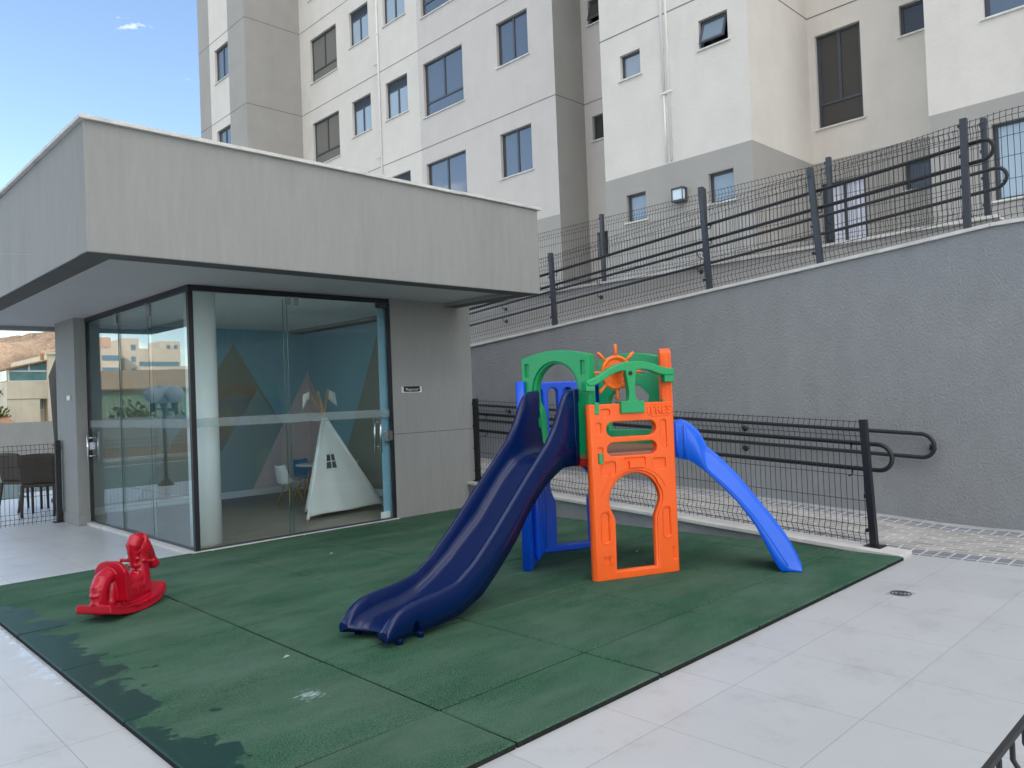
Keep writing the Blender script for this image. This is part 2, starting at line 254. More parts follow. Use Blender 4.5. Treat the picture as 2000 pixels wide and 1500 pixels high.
# ------------------------------------------------------------------ mesh helpers
class MB:
    def __init__(s): s.v = []; s.f = []; s.mi = []; s.sm = []
    def add(s, vs, fs, mi=0, sm=False):
        b = len(s.v); s.v += [tuple(x) for x in vs]; s.f += [tuple(i+b for i in f) for f in fs]; s.mi += [mi]*len(fs); s.sm += [sm]*len(fs)
    def box(s, a, b, mi=0, T=None):
        x0, y0, z0 = a; x1, y1, z1 = b
        vs = [Vector(p) for p in ((x0, y0, z0), (x1, y0, z0), (x1, y1, z0), (x0, y1, z0), (x0, y0, z1), (x1, y0, z1), (x1, y1, z1), (x0, y1, z1))]
        if T: vs = [T@v for v in vs]
        s.add(vs, [(3, 2, 1, 0), (4, 5, 6, 7), (0, 1, 5, 4), (1, 2, 6, 5), (2, 3, 7, 6), (3, 0, 4, 7)], mi)
    def hexa(s, vs, mi=0): s.add(vs, [(3, 2, 1, 0), (4, 5, 6, 7), (0, 1, 5, 4), (1, 2, 6, 5), (2, 3, 7, 6), (3, 0, 4, 7)], mi)
    def prism(s, poly, z0, z1, mi=0, T=None, sm=False):   # poly xy
        n = len(poly); vs = [Vector((p[0], p[1], z0)) for p in poly]+[Vector((p[0], p[1], z1)) for p in poly]
        if T: vs = [T@v for v in vs]
        s.add(vs, [tuple(range(n-1, -1, -1)), tuple(range(n, 2*n))], mi); s.add(vs, [(i, (i+1) % n, (i+1) % n+n, i+n) for i in range(n)], mi, sm)
    def tube(s, pts, r, n=8, mi=0, closed=False, cap=True, sm=True, rs=None):
        pts = [Vector(p) for p in pts]; m = len(pts); rings = []; prev = None
        for i, p in enumerate(pts):
            if closed: d = (pts[(i+1) % m]-pts[i-1])
            else: d = pts[min(i+1, m-1)]-pts[max(i-1, 0)]
            d.normalize()
            if prev is None:
                a = Vector((0, 0, 1)) if abs(d.z) < .9 else Vector((1, 0, 0))
                u = d.cross(a).normalized()
            else: u = (prev - d*prev.dot(d)).normalized()
            prev = u; v = d.cross(u); rr = rs[i] if rs else r
            rings.append([p+(u*cos(2*pi*k/n)+v*sin(2*pi*k/n))*rr for k in range(n)])
        vs = [q for R_ in rings for q in R_]; fs = []
        for i in range(m if closed else m-1):
            j = (i+1) % m
            for k in range(n): k2 = (k+1) % n; fs.append((i*n+k, i*n+k2, j*n+k2, j*n+k))
        s.add(vs, fs, mi, sm)
        if cap and not closed: s.add(rings[0], [tuple(range(n-1, -1, -1))], mi); s.add(rings[-1], [tuple(range(n))], mi)
    def sphere(s, c, r, nu=16, nv=10, mi=0, sc=(1, 1, 1), T=None):
        vs = []; fs = []
        for j in range(nv+1):
            for i in range(nu):
                a = pi*j/nv; b = 2*pi*i/nu; p = Vector((sin(a)*cos(b)*r*sc[0], sin(a)*sin(b)*r*sc[1], cos(a)*r*sc[2]))
                if T: p = T@p
                vs.append(p+Vector(c))
        for j in range(nv):
            for i in range(nu): i2 = (i+1) % nu; fs.append((j*nu+i, (j+1)*nu+i, (j+1)*nu+i2, j*nu+i2))
        s.add(vs, fs, mi, True)
    def lathe(s, prof, c=(0, 0, 0), n=20, mi=0, T=None):   # prof (r,z)
        vs = []; fs = []
        for (r, z) in prof:
            for k in range(n):
                p = Vector((r*cos(2*pi*k/n), r*sin(2*pi*k/n), z))
                if T: p = T@p
                vs.append(p+Vector(c))
        for j in range(len(prof)-1):
            for k in range(n): k2 = (k+1) % n; fs.append((j*n+k, j*n+k2, (j+1)*n+k2, (j+1)*n+k))
        s.add(vs, fs, mi, True)
        s.add(vs[:n], [tuple(range(n-1, -1, -1))], mi); s.add(vs[-n:], [tuple(range(n))], mi)
    def build(s, name, mats, parent=None, bevel=0, seg=2, **k):
        me = bpy.data.meshes.new(name); me.from_pydata(s.v, [], s.f)
        if not isinstance(mats, (list, tuple)): mats = [mats]
        for m in mats: me.materials.append(M[m] if isinstance(m, str) else m)
        me.polygons.foreach_set('material_index', s.mi); me.polygons.foreach_set('use_smooth', s.sm); me.update()
        bm = bmesh.new(); bm.from_mesh(me); bmesh.ops.remove_doubles(bm, verts=bm.verts, dist=1e-5); bmesh.ops.recalc_face_normals(bm, faces=bm.faces); bm.to_mesh(me); bm.free()
        o = bpy.data.objects.new(name, me); COL.objects.link(o)
        if parent: o.parent = parent
        if bevel:
            b = o.modifiers.new('bevel', 'BEVEL'); b.width = bevel; b.segments = seg; b.limit_method = 'ANGLE'; b.angle_limit = radians(40)
        return tag(o, **k)
def tag(o, label=None, cat=None, group=None, kind=None):
    if label: o['label'] = label
    if cat: o['category'] = cat
    if group: o['group'] = group
    if kind: o['kind'] = kind
    return o
def thing(name, label, cat, loc=(0, 0, 0), rz=0, group=None, scale=1):
    o = bpy.data.objects.new(name, None); COL.objects.link(o); o.location = loc; o.rotation_euler = (0, 0, rz); o.scale = (scale,)*3
    o.empty_display_size = .1
    return tag(o, label, cat, group)
def dup(root, loc, rz, label, scale=None):
    def cp(o, par):
        c = o.copy(); COL.objects.link(c)
        if par: c.parent = par
        for ch in list(o.children): cp(ch, c)
        return c
    r = cp(root, None); r.location = loc; r.rotation_euler = (0, 0, rz); r['label'] = label
    if scale: r.scale = (scale,)*3
    return r
def grid(name, f, nx, ny, m, **k):
    b = MB(); vs = [f(i/nx, j/ny) for j in range(ny+1) for i in range(nx+1)]
    fs = [(j*(nx+1)+i, j*(nx+1)+i+1, (j+1)*(nx+1)+i+1, (j+1)*(nx+1)+i) for j in range(ny) for i in range(nx)]
    b.add(vs, fs, 0, True); return b.build(name, m, **k)
def plate(name, outlines, thick, m, parent, T, bev=.01, seg=3, join=None):
    """2D outlines (outer first, then holes) extruded to a rounded plate; T places local (s, z, out) -> world"""
    cu = bpy.data.curves.new(name, 'CURVE'); cu.dimensions = '2D'; cu.fill_mode = 'BOTH'; cu.extrude = max(thick/2-bev, .0005); cu.bevel_depth = bev; cu.bevel_resolution = seg; cu.offset = -bev
    for ol in outlines:
        sp = cu.splines.new('POLY'); sp.points.add(len(ol)-1)
        for i, p in enumerate(ol): sp.points[i].co = (p[0], p[1], 0, 1)
        sp.use_cyclic_u = True
    o = bpy.data.objects.new(name, cu); COL.objects.link(o)
    dg = bpy.context.evaluated_depsgraph_get(); me = bpy.data.meshes.new_from_object(o.evaluated_get(dg))
    COL.objects.unlink(o); bpy.data.objects.remove(o); bpy.data.curves.remove(cu)
    me.transform(T); me.name = name; me.materials.clear(); me.materials.append(M[m])
    if join is not None:
        join.append(me); return None
    ob = bpy.data.objects.new(name, me); COL.objects.link(ob); ob.parent = parent
    return ob
def join_meshes(name, mes, mats, parent=None, T=None):
    bm = bmesh.new(); slots = []
    for me in mes: bm.from_mesh(me)
    r = bpy.data.meshes.new(name); bm.to_mesh(r); bm.free()
    for m in mats: r.materials.append(M[m])
    o = bpy.data.objects.new(name, r); COL.objects.link(o)
    if parent: o.parent = parent
    return o
def mesh_of(mb, T=None):
    me = bpy.data.meshes.new('tmp'); me.from_pydata(mb.v, [], mb.f)
    me.polygons.foreach_set('use_smooth', mb.sm)
    bm = bmesh.new(); bm.from_mesh(me); bmesh.ops.recalc_face_normals(bm, faces=bm.faces); bm.to_mesh(me); bm.free()
    if T: me.transform(T)
    return me
def text_obj(name, s, size, m, parent, T, ext=.002, align='CENTER', offset=0, spacing=1):
    cu = bpy.data.curves.new(name, 'FONT'); cu.body = s; cu.size = size; cu.extrude = ext; cu.align_x = align; cu.align_y = 'CENTER'; cu.offset = offset; cu.space_character = spacing
    if ext > .001: cu.bevel_depth = ext*.4
    o = bpy.data.objects.new(name, cu); COL.objects.link(o)
    dg = bpy.context.evaluated_depsgraph_get(); me = bpy.data.meshes.new_from_object(o.evaluated_get(dg))
    COL.objects.unlink(o); bpy.data.objects.remove(o)
    me.transform(T); me.materials.clear(); me.materials.append(M[m])
    ob = bpy.data.objects.new(name, me); COL.objects.link(ob); ob.parent = parent; return ob
def arc(cx, cy, rx, ry, a0, a1, n=16): return [(cx+rx*cos(radians(a0+(a1-a0)*i/n)), cy+ry*sin(radians(a0+(a1-a0)*i/n))) for i in range(n+1)]
def rrect(x0, y0, x1, y1, r, n=6):
    return arc(x1-r, y0+r, r, r, -90, 0, n)+arc(x1-r, y1-r, r, r, 0, 90, n)+arc(x0+r, y1-r, r, r, 90, 180, n)+arc(x0+r, y0+r, r, r, 180, 270, n)

# ------------------------------------------------------------------ ground, deck, ramp
b = MB(); b.box((-40, -30, -.5), (5.0, 24, -.03)); b.build('deck', 'deck', kind='structure')
b = MB()
xs = [-1.02, 0, 1, 2, 3, 4, 4.335]; ys = [-.5, 0, 1, 2, 3, 4, 4.825]
for i in range(len(xs)-1):
    for j in range(len(ys)-1):
        g = .0058; dz = [random.uniform(-.002, .0015) for _ in range(4)]; jx = random.uniform(-.002, .002)
        x0, x1, y0, y1 = xs[i]+g+jx, xs[i+1]-g+jx, ys[j]+g, ys[j+1]-g
        c = .007; top = [(x0, y0, dz[0]), (x1, y0, dz[1]), (x1, y1, dz[2]), (x0, y1, dz[3])]
        ins = [(x0+c, y0+c, dz[0]), (x1-c, y0+c, dz[1]), (x1-c, y1-c, dz[2]), (x0+c, y1-c, dz[3])]
        low = [(p[0], p[1], p[2]-c) for p in top]; bot = [(p[0], p[1], -.0295) for p in top]
        vs = bot+low+ins
        b.add(vs, [(k, (k+1) % 4, (k+1) % 4+4, k+4) for k in range(4)], 1); b.add(vs, [(k+4, (k+1) % 4+4, (k+1) % 4+8, k+8) for k in range(4)]+[(8, 9, 10, 11)], 0)
b.build('rubber_floor', ['rubber', 'rubber_dark'], kind='structure')
RS = .065  # ramp slope
def rz_(y): return -.028 + RS*max(0., y+.45)
b = MB()
def strip(b, x0, x1, ys_, off, mi, th=.3):
    for a, c in zip(ys_[:-1], ys_[1:]):
        b.hexa([(x0, a, rz_(a)-th), (x1, a, rz_(a)-th), (x1, c, rz_(c)-th), (x0, c, rz_(c)-th), (x0, a, rz_(a)+off), (x1, a, rz_(a)+off), (x1, c, rz_(c)+off), (x0, c, rz_(c)+off)], mi)
yy = [-12, -.45, 9]
b2 = MB(); strip(b2, 4.80, 5.80, yy, .004, 0); b2.build('ramp_paving', 'paver', kind='structure')
b2 = MB(); strip(b2, 4.59, 4.798, yy, .004, 0); strip(b2, 5.802, 6.02, yy, .004, 0); b2.build('ramp_border_paving', 'paver_dark', kind='structure')
b2 = MB(); 
for i in range(60):
    y0 = -4+i*.18; y1 = y0+.18; w0 = w1_ if i else .015; w1 = w1_ = max(.004, min(.03, w0+random.uniform(-.008, .008)))
    b2.hexa([(6.035-w0, y0, rz_(y0)+.002), (6.035, y0, rz_(y0)), (6.035, y1, rz_(y1)), (6.035-w1, y1, rz_(y1)+.002), (6.03-w0*.6, y0, rz_(y0)+.008), (6.035, y0, rz_(y0)+.012+w0*.8), (6.035, y1, rz_(y1)+.012+w1*.8), (6.03-w1*.6, y1, rz_(y1)+.008)])
b2.build('mortar_skirting', 'mortar', kind='structure')
grid('terrain', lambda u, v: ((u-.5)*5000, (v-.5)*5000, -7), 2, 2, 'earth', kind='structure')
b = MB(); b.box((7.55, -14, 2.2), (16, 26, 3.0)); b.build('upper_terrace', 'stone', kind='structure')
b = MB()
for y0, y1 in ((-9, -.9), (-.9, 9)):
    def uz(y): return 2.74-.078*y if y > -.9 else 2.81
    b.hexa([(6.2, y0, 1.4), (7.3, y0, 1.4), (7.3, y1, 1.4), (6.2, y1, 1.4), (6.2, y0, uz(y0)-.06), (7.3, y0, uz(y0)-.06), (7.3, y1, uz(y1)-.06), (6.2, y1, uz(y1)-.06)])
b.build('upper_ramp', 'stone', kind='structure')

# curb wall beside the rubber floor
t = thing('curb_wall', 'low sloping curb wall with pale stone top along the back of the green rubber floor', 'curb', (4.36, -.45, 0))
def lb(name, verts, m, par, off, **k):
    b = MB()
    for vs in verts: b.hexa([(p[0]-off[0], p[1]-off[1], p[2]-off[2]) for p in vs])
    return b.build(name, m, par, **k)
def cz(y): return .0+.0605*(y+.45)
o3 = (4.36, -.45, 0)
lb('wall', [[(4.375, -.40, -.03), (4.585, -.40, -.03), (4.585, 4.82, -.03), (4.375, 4.82, -.03), (4.375, -.40, cz(-.40)-.028), (4.585, -.40, cz(-.4)-.028), (4.585, 4.82, cz(4.82)-.03), (4.375, 4.82, cz(4.82)-.03)]], 'stucco_wall', t, o3)
segs = []
y0 = -.47
while y0 < 4.8:
    y1 = min(y0+random.uniform(.85, 1.0), 4.82); jz = random.uniform(-.003, .003); jx = random.uniform(-.004, .004)
    segs.append([(4.345+jx, y0+.002, cz(y0)-.03+jz), (4.60, y0+.002, cz(y0)-.03+jz), (4.60, y1, cz(y1)-.03+jz), (4.345+jx, y1, cz(y1)-.03+jz), (4.345+jx, y0+.002, cz(y0)+.004+jz), (4.60, y0+.002, cz(y0)+.004+jz), (4.60, y1, cz(y1)+.004+jz), (4.345+jx, y1, cz(y1)+.004+jz)]); y0 = y1
lb('coping', segs, 'stone', t, o3, bevel=.004)

# retaining wall
def wz(y): return 2.72-.078*y if y > -.8 else 2.79
t = thing('retaining_wall', 'tall grey textured retaining wall rising to the right behind the playset', 'wall', (6.03, 0, -.03))
o3 = (6.03, 0, -.03)
lb('wall', [[(6.03, a, -.6), (6.2, a, -.6), (6.2, c, -.6), (6.03, c, -.6), (6.03, a, wz(a)), (6.2, a, wz(a)), (6.2, c, wz(c)), (6.03, c, wz(c))] for a, c in ((-12, -.8), (-.8, 9.5))], 'stucco_wall', t, o3)
segs = []; y0 = -12
while y0 < 9.4:
    y1 = min(y0+random.uniform(.9, 1.15), 9.5)
    if y0 < -.8 < y1: y1 = -.8
    jz = random.uniform(0, .004)
    segs.append([(6.005, y0+.003, wz(y0)+jz), (6.23, y0+.003, wz(y0)+jz), (6.23, y1, wz(y1)+jz), (6.005, y1, wz(y1)+jz), (6.005, y0+.003, wz(y0)+.035+jz), (6.23, y0+.003, wz(y0)+.035+jz), (6.23, y1, wz(y1)+.035+jz), (6.005, y1, wz(y1)+.035+jz)]); y0 = y1
lb('coping', segs, 'stone', t, o3, bevel=.004)
t = thing('terrace_wall', 'lower front wall of the upper terrace with level pale cap behind the two fences', 'wall', (7.3, 0, 2))
o3 = (7.3, 0, 2)
lb('wall', [[(7.3, -.52, 1.5), (7.5, -.52, 1.5), (7.5, 14, 1.5), (7.3, 14, 1.5), (7.3, -.52, 3.09), (7.5, -.52, 3.09), (7.5, 14, 3.09), (7.3, 14, 3.09)]], 'paint_grey', t, o3)
segs = []; y0 = -.57
while y0 < 13.9:
    y1 = min(y0+random.uniform(.9, 1.1), 14); jz = random.uniform(-.004, .006)
    segs.append([(7.26, y0+.003, 3.09+jz), (7.54, y0+.003, 3.09+jz), (7.54, y1, 3.09+jz), (7.26, y1, 3.09+jz), (7.26, y0+.003, 3.125+jz), (7.54, y0+.003, 3.125+jz), (7.54, y1, 3.125+jz), (7.26, y1, 3.125+jz)]); y0 = y1
lb('cap', segs, 'stone', t, o3, bevel=.004)

# ------------------------------------------------------------------ fences and handrails
def wire_panel(p0, p1, base, H, nrm, parent, pos, step=.05, rows=None, r=.0029):
    """p0,p1 in xy; base(t)->z ; V folds point along nrm"""
    p0 = Vector((*p0, 0)); p1 = Vector((*p1, 0)); Lh = (p1-p0).length; n = Vector((*nrm, 0)); b = MB()
    prof = [(0, 0), (.03, 0), (.09, .03), (.15, 0), (H*.55, 0), (H-.125, 0), (H-.065, .03), (H-.004, 0), (H+.008, 0)]
    if rows is None: rows = [.03, .09, .15, .36, .57, .76, H-.125, H-.065, H-.004]
    def offs(z):
        for (a, oa), (c, oc) in zip(prof[:-1], prof[1:]):
            if a <= z <= c: return oa+(oc-oa)*(z-a)/(c-a)
        return 0
    k = int(Lh/step)
    for i in range(k+1):
        tt = (i+.5)/(k+1); q = p0.lerp(p1, tt); bz = base(tt)
        b.tube([q+n*o+Vector((0, 0, bz+z))-pos for z, o in prof], r, 4, cap=False)
    for z in rows:
        b.tube([p0.lerp(p1, tt)+n*(offs(z)+.004)+Vector((0, 0, base(tt)+z))-pos for tt in [x/8 for x in range(9)]], r, 4, cap=False)
    return b.build('mesh_panel', 'black_metal', parent)
def post(p, z0, z1, parent, pos, lean=(0, 0), s=.028, m='dark_metal', base=True):
    b = MB(); x, y = p; dx, dy = lean
    vs = [(x-s, y-s, z0), (x+s, y-s, z0), (x+s, y+s, z0), (x-s, y+s, z0)]
    vs += [(a+dx, c+dy, z1) for a, c, _ in vs]
    b.hexa([Vector(v)-pos for v in vs])
    if base: b.box(Vector((x-.075, y-.075, z0))-pos, Vector((x+.075, y+.075, z0+.009))-pos)
    for i in range(4):
        zz = z0+.12+(z1-z0-.2)*i/3
        b.box(Vector((x-s-.008, y+s-.004+dy*.5, zz))-pos, Vector((x+s+.008, y+s+.012+dy*.5, zz+.03))-pos)
    return b.build('post', m, parent, bevel=.002)
def hairpin(x, y_end, y_far, zt, zb, sl, parent, pos, r=.0195, far_loop=False):
    """double handrail with a rounded end at y_end; z follows slope sl"""
    h = (zt-zb)/2; pts = []
    for i in range(8): y = y_far+(y_end-y_far)*i/8; pts.append((x, y, zt+sl*(y-y_end)))
    sg = -1 if y_end < y_far else 1
    for i in range(13):
        a = pi/2-pi*i/12; pts.append((x, y_end+sg*cos(a)*h, (zt+zb)/2+sin(a)*h+sl*sg*cos(a)*h))
    for i in range(1, 9): y = y_end+(y_far-y_end)*i/8; pts.append((x, y, zb+sl*(y-y_end)))
    b = MB(); b.tube([Vector(p)-pos for p in pts], r, 12); return b.build('rail', 'black_metal', parent)
# lower fence
pos = Vector((4.5, -.2, 0)); t = thing('mesh_fence', 'black wire mesh fence on the low curb behind the playset', 'fence', pos)
for y in (-.20, 2.78, 4.78): post((4.52, y), cz(y), cz(y)+1.07, t, pos, lean=(-.03 if y < 0 else 0, .035 if y < 0 else 0), m='black_metal')
wire_panel((4.50, -.17), (4.50, 2.75), lambda tt: cz(-.17+2.92*tt)+.02, 1.03, (-1, 0), t, pos)
wire_panel((4.50, 2.81), (4.50, 4.76), lambda tt: cz(2.81+1.95*tt)+.02, 1.03, (-1, 0), t, pos)
pos = Vector((4.64, -.2, .9)); t = thing('handrail', 'black double tube handrail with short rounded end on the low mesh fence', 'handrail', pos)
hairpin(4.64, -.22, 7, .865, .645, .063, t, pos)
for y in (.0, 2.78, 4.7):
    for zz in (.865, .645): b = MB(); z = zz+.063*(y+.22); b.tube([Vector((4.55, y, z-.06))-pos, Vector((4.62, y, z-.06))-pos, Vector((4.64, y, z))-pos], .006, 6); b.build('bracket', 'black_metal', t)
pos = Vector((5.95, -.2, .9)); t = thing('handrail', 'black double tube handrail bolted to the grey retaining wall, ending in a wide loop', 'handrail', pos)
hairpin(5.95, -.14, 7, .875, .645, .063, t, pos)
for y, zz in ((-.22, .76), (1.78, .93), (1.78, .70), (4.1, 1.08), (4.1, .85), (5.7, 1.18)):
    b = MB(); z = zz if y < 0 else zz+.02
    T = Matrix.Translation(Vector((6.03, y, z-.03))-pos)@Matrix.Rotation(-pi/2, 4, 'Y')
    b.lathe([(.033, 0), (.033, .012), (.012, .014), (.012, .03)], n=14, T=T.to_3x3(), c=T.translation)
    b.tube([Vector((6.01, y, z-.03))-pos, Vector((5.96, y, z-.03))-pos, Vector((5.95, y, z+.02))-pos], .007, 6)
    b.build('bracket', 'black_metal', t)
# upper fence on the retaining wall
pos = Vector((6.12, 0, 2.75)); t = thing('mesh_fence', 'slate wire mesh fence standing on the sloping top of the tall retaining wall', 'fence', pos)
def uz(y): return wz(y)+.037
PU = [(7.4, .0), (4.76, .035), (2.21, .06), (.84, .07), (-.59, -.01), (-3.2, 0)]
for y, l in PU: post((6.1, y), uz(y), uz(y)+(1.27 if y == 2.21 else 1.07), t, pos, lean=(0, l), s=.03, base=False)
for (ya, _), (yb, _) in zip(PU[:-1], PU[1:]):
    wire_panel((6.1, ya-.04), (6.1, yb+.04), lambda tt, ya=ya, yb=yb: uz(ya+(yb-ya)*tt)+.03, 1.0, (-1, 0), t, pos)
pos = Vector((6.22, 0, 3.4)); t = thing('handrail', 'upper double handrail fixed to the inner side of the nearer slate mesh fence', 'handrail', pos)
hairpin(6.2, -.72, 8, 3.655, 3.465, -.083, t, pos)
for y, _ in PU[:-1]:
    for zz in (3.655, 3.465): b = MB(); z = zz-.083*(y+.72); b.tube([Vector((6.12, y, z-.07))-pos, Vector((6.17, y, z-.07))-pos, Vector((6.2, y, z))-pos], .006, 6); b.build('bracket', 'black_metal', t)
pos = Vector((7.4, 0, 3.1)); t = thing('mesh_fence', 'slate wire mesh fence on the level terrace cap below the apartment windows', 'fence', pos)
PB = [(13, 0), (10.4, 0), (7.9, 0), (4.83, 0), (3.0, 0), (1.23, 0), (-.46, 0)]
for y, l in PB: post((7.36, y), 3.125, 4.2, t, pos, s=.028, base=False)
for (ya, _), (yb, _) in zip(PB[:-1], PB[1:]):
    wire_panel((7.38, ya-.04), (7.38, yb+.04), lambda tt: 3.145, 1.0, (1, 0), t, pos)
pos = Vector((7.2, 0, 3.4)); t = thing('handrail', 'farther upper double handrail held off the terrace wall by small brackets', 'handrail', pos)
hairpin(7.2, -.58, 9, 3.60, 3.385, -.078, t, pos)
for y in (1.23, 3.05, 4.85, 7.0, -.3):
    for zz in (3.60, 3.385):
        b = MB(); z = zz-.078*(y+.58)
        if z > 3.25: b.tube([Vector((7.34, y, z-.09))-pos, Vector((7.24, y, z-.09))-pos, Vector((7.2, y, z))-pos], .006, 6)
        else:
            T = Matrix.Translation(Vector((7.3, y, z-.07))-pos)@Matrix.Rotation(-pi/2, 4, 'Y')
            b.lathe([(.03, 0), (.03, .012), (.011, .014), (.011, .03)], n=12, T=T.to_3x3(), c=T.translation); b.tube([Vector((7.28, y, z-.07))-pos, Vector((7.22, y, z-.07))-pos, Vector((7.2, y, z))-pos], .006, 6)
        b.build('bracket', 'black_metal', t)
# fence by the pool
pos = Vector((.7, 8.8, 0)); t = thing('mesh_fence', 'black wire mesh pool fence beside the pavilion pillar', 'fence', pos)
post((.66, 8.8), -.03, 1.05, t, pos, s=.032, m='black_metal'); post((-1.9, 8.8), -.03, 1.05, t, pos, m='black_metal'); post((-4.5, 8.8), -.03, 1.05, t, pos, m='black_metal')
wire_panel((-1.87, 8.8), (.72, 8.8), lambda tt: -.02, 1.03, (0, -1), t, pos); wire_panel((-4.47, 8.8), (-1.93, 8.8), lambda tt: -.02, 1.03, (0, -1), t, pos)
# near fence at the photographer's side
pos = Vector((-1.2, -2.53, 0)); t = thing('mesh_fence', 'black wire fence panel close by in the lower right corner', 'fence', pos)
b = MB(); b.box(Vector((-1.9, -2.532, .985))-pos, Vector((.6, -2.526, .992))-pos)
for i in range(46):
    x = -1.87+i*.0535; b.tube([Vector((x, -2.53-.0, z))-pos+Vector((0, -o_, 0)) for z, o_ in ((.985, 0), (.965, 0), (.955, .006), (.90, .04), (.85, .004), (.835, 0), (.2, 0), (.15, .04), (.1, 0), (0, 0))], .0031, 6, cap=False)
for z, o_ in ((.90, .044), (.84, .004), (.6, .004), (.4, .004), (.15, .044), (.05, .004)): b.tube([Vector((-1.9, -2.53-o_, z))-pos, Vector((.6, -2.53-o_, z))-pos], .0031, 6)
b.build('mesh_panel', 'black_metal', t)
post((.63, -2.53), -.03, 1.03, t, pos, m='black_metal')

# ------------------------------------------------------------------ apartment building
ST = 2.84; HB = 34.; PZ = 5.66
AB = thing('apartment_building', 'tall white and grey stepped apartment block behind the fences', 'building', (11.45, 5, 3.0)); AO = Vector((11.45, 5, 3.0))
def facade(axis, val, u0, u1, z0, z1, holes, regions, depth=.14, inward=1):
    """plane axis='x' (u=y) or 'y' (u=x); regions: function(u,z)->mi"""
    b = MB(); us = sorted({u0, u1, *[h[0] for h in holes], *[h[1] for h in holes], *[r for r in regions[0] if u0 < r < u1]}); zs = sorted({z0, z1, *[h[2] for h in holes], *[h[3] for h in holes], PZ})
    zs = [z for z in zs if z0 <= z <= z1]
    P = (lambda u, z, d=0: (val+d*inward, u, z)) if axis == 'x' else (lambda u, z, d=0: (u, val+d*inward, z))
    Q = lambda *a: Vector(P(*a))-AO
    for ua, ub in zip(us[:-1], us[1:]):
        for za, zb in zip(zs[:-1], zs[1:]):
            cu, cz_ = (ua+ub)/2, (za+zb)/2
            if any(h[0] < cu < h[1] and h[2] < cz_ < h[3] for h in holes): continue
            b.add([Q(ua, za), Q(ub, za), Q(ub, zb), Q(ua, zb)], [(0, 1, 2, 3)], regions[1](cu, cz_))
    for h in holes:
        mi = regions[1]((h[0]+h[1])/2, (h[2]+h[3])/2)
        for a, c in (((h[0], h[2]), (h[1], h[2])), ((h[1], h[2]), (h[1], h[3])), ((h[1], h[3]), (h[0], h[3])), ((h[0], h[3]), (h[0], h[2]))):
            b.add([Q(*a), Q(*c), Q(c[0], c[1], depth), Q(a[0], a[1], depth)], [(0, 1, 2, 3)], mi)
    k = 0
    z = 8.5
    while z < z1:   # expansion joints
        if axis == 'x': b.box(Vector((val-.003, u0, z-.011))-AO, Vector((val+.02, u1, z+.011))-AO, 3)
        else: b.box(Vector((u0, val-.003, z-.011))-AO, Vector((u1, val+.02, z+.011))-AO, 3)
        z += ST*(1.004)
    return b.build('wall', ['paint_white', 'paint_lilac', 'paint_grey', 'joint'], AB)
def window(val, y0, y1, z0, z1, kind='two', pane='pane_blue', sill=True):
    fx = val+.10; b = MB(); f = .045; g = MB(); O = AO
    def bx(a, c, mb=b): mb.box(Vector(a)-O, Vector(c)-O)
    bx((fx-.02, y0, z0), (fx+.03, y0+f, z1)); bx((fx-.02, y1-f, z0), (fx+.03, y1, z1)); bx((fx-.02, y0+f, z0), (fx+.03, y1-f, z0+f)); bx((fx-.02, y0+f, z1-f), (fx+.03, y1-f, z1))
    zt, zb = z1-f, z0+f
    if kind == 'low':
        zm = z0+(z1-z0)*.26; bx((fx-.02, y0+f, zm-.025), (fx+.03, y1-f, zm+.025)); zb2 = zm+.025
    else: zb2 = zb
    zt2 = zt
    if kind == 'louver':
        zt2 = zt-.24; bx((fx-.015, y0+f, zt2-.02), (fx+.03, y1-f, zt2+.02))
        for i in range(5): bx((fx-.01, y0+f, zt2+.035+i*.042), (fx+.012, y1-f, zt2+.058+i*.042))
    if kind in ('two', 'low', 'louver', 'door'):
        ym = (y0+y1)/2; bx((fx-.024, ym-.028, zb2), (fx+.025, ym+.028, zt2-(.02 if kind == 'louver' else 0)))
        bx((fx-.012, y0+f, zb2), (fx+.012, y0+f+.022, zt2)) ; bx((fx-.012, y1-f-.022, zb2), (fx+.012, y1-f, zt2))
    fr = b.build('window', 'frame_metal', AB)
    if kind == 'awning':
        L_ = z1-z0-2*f; T = Matrix.Translation(Vector((fx-.02, 0, z1-f))-O)@Matrix.Rotation(radians(20), 4, 'Y')
        h = MB(); h.box((-.015, y0+f, -L_), (.015, y0+f+.04, 0), T=T); h.box((-.015, y1-f-.04, -L_), (.015, y1-f, 0), T=T); h.box((-.015, y0+f+.04, -L_), (.015, y1-f-.04, -L_+.04), T=T); h.box((-.015, y0+f+.04, -.04), (.015, y1-f-.04, 0), T=T); h.build('sash', 'frame_metal', fr)
        g.box((-.004, y0+f+.04, -L_+.04), (.004, y1-f-.04, -.04), T=T); g.build('pane', pane, fr)
        k = MB(); k.box(Vector((fx+.12, y0, z0))-O, Vector((fx+.13, y1, z1))-O); k.build('dark_room', 'black', fr)
    else:
        bx((fx, y0+f, zb), (fx+.008, y1-f, zt2 if kind != 'louver' else zt2), g); g.build('pane', pane, fr)
        if kind == 'louver': k = MB(); k.box(Vector((fx+.02, y0+f, zt2))-O, Vector((fx+.028, y1-f, zt))-O); k.build('louver_back', 'frame_metal', fr)
    if sill:
        s = MB(); s.box(Vector((val-.035, y0-.05, z0-.03))-O, Vector((val+.14, y1+.05, z0-.001))-O); s.build('sill', 'stone', fr)
    return fr
Wd = {}
def W_(val, y0, y1, z0, z1, **k): Wd.setdefault(val, []).append((y0, y1, z0, z1)); window(val, y0, y1, z0, z1, **k)
XA, XL, XS, XW, X2 = 11.45, 9.44, 12.5, 10.17, 12.54
for k in (-1, 0, 1): W_(XL, 22.3-.02, 23.34, 12.69-ST+ST*k, 13.85-ST+ST*k, kind='two', pane='pane_blue')
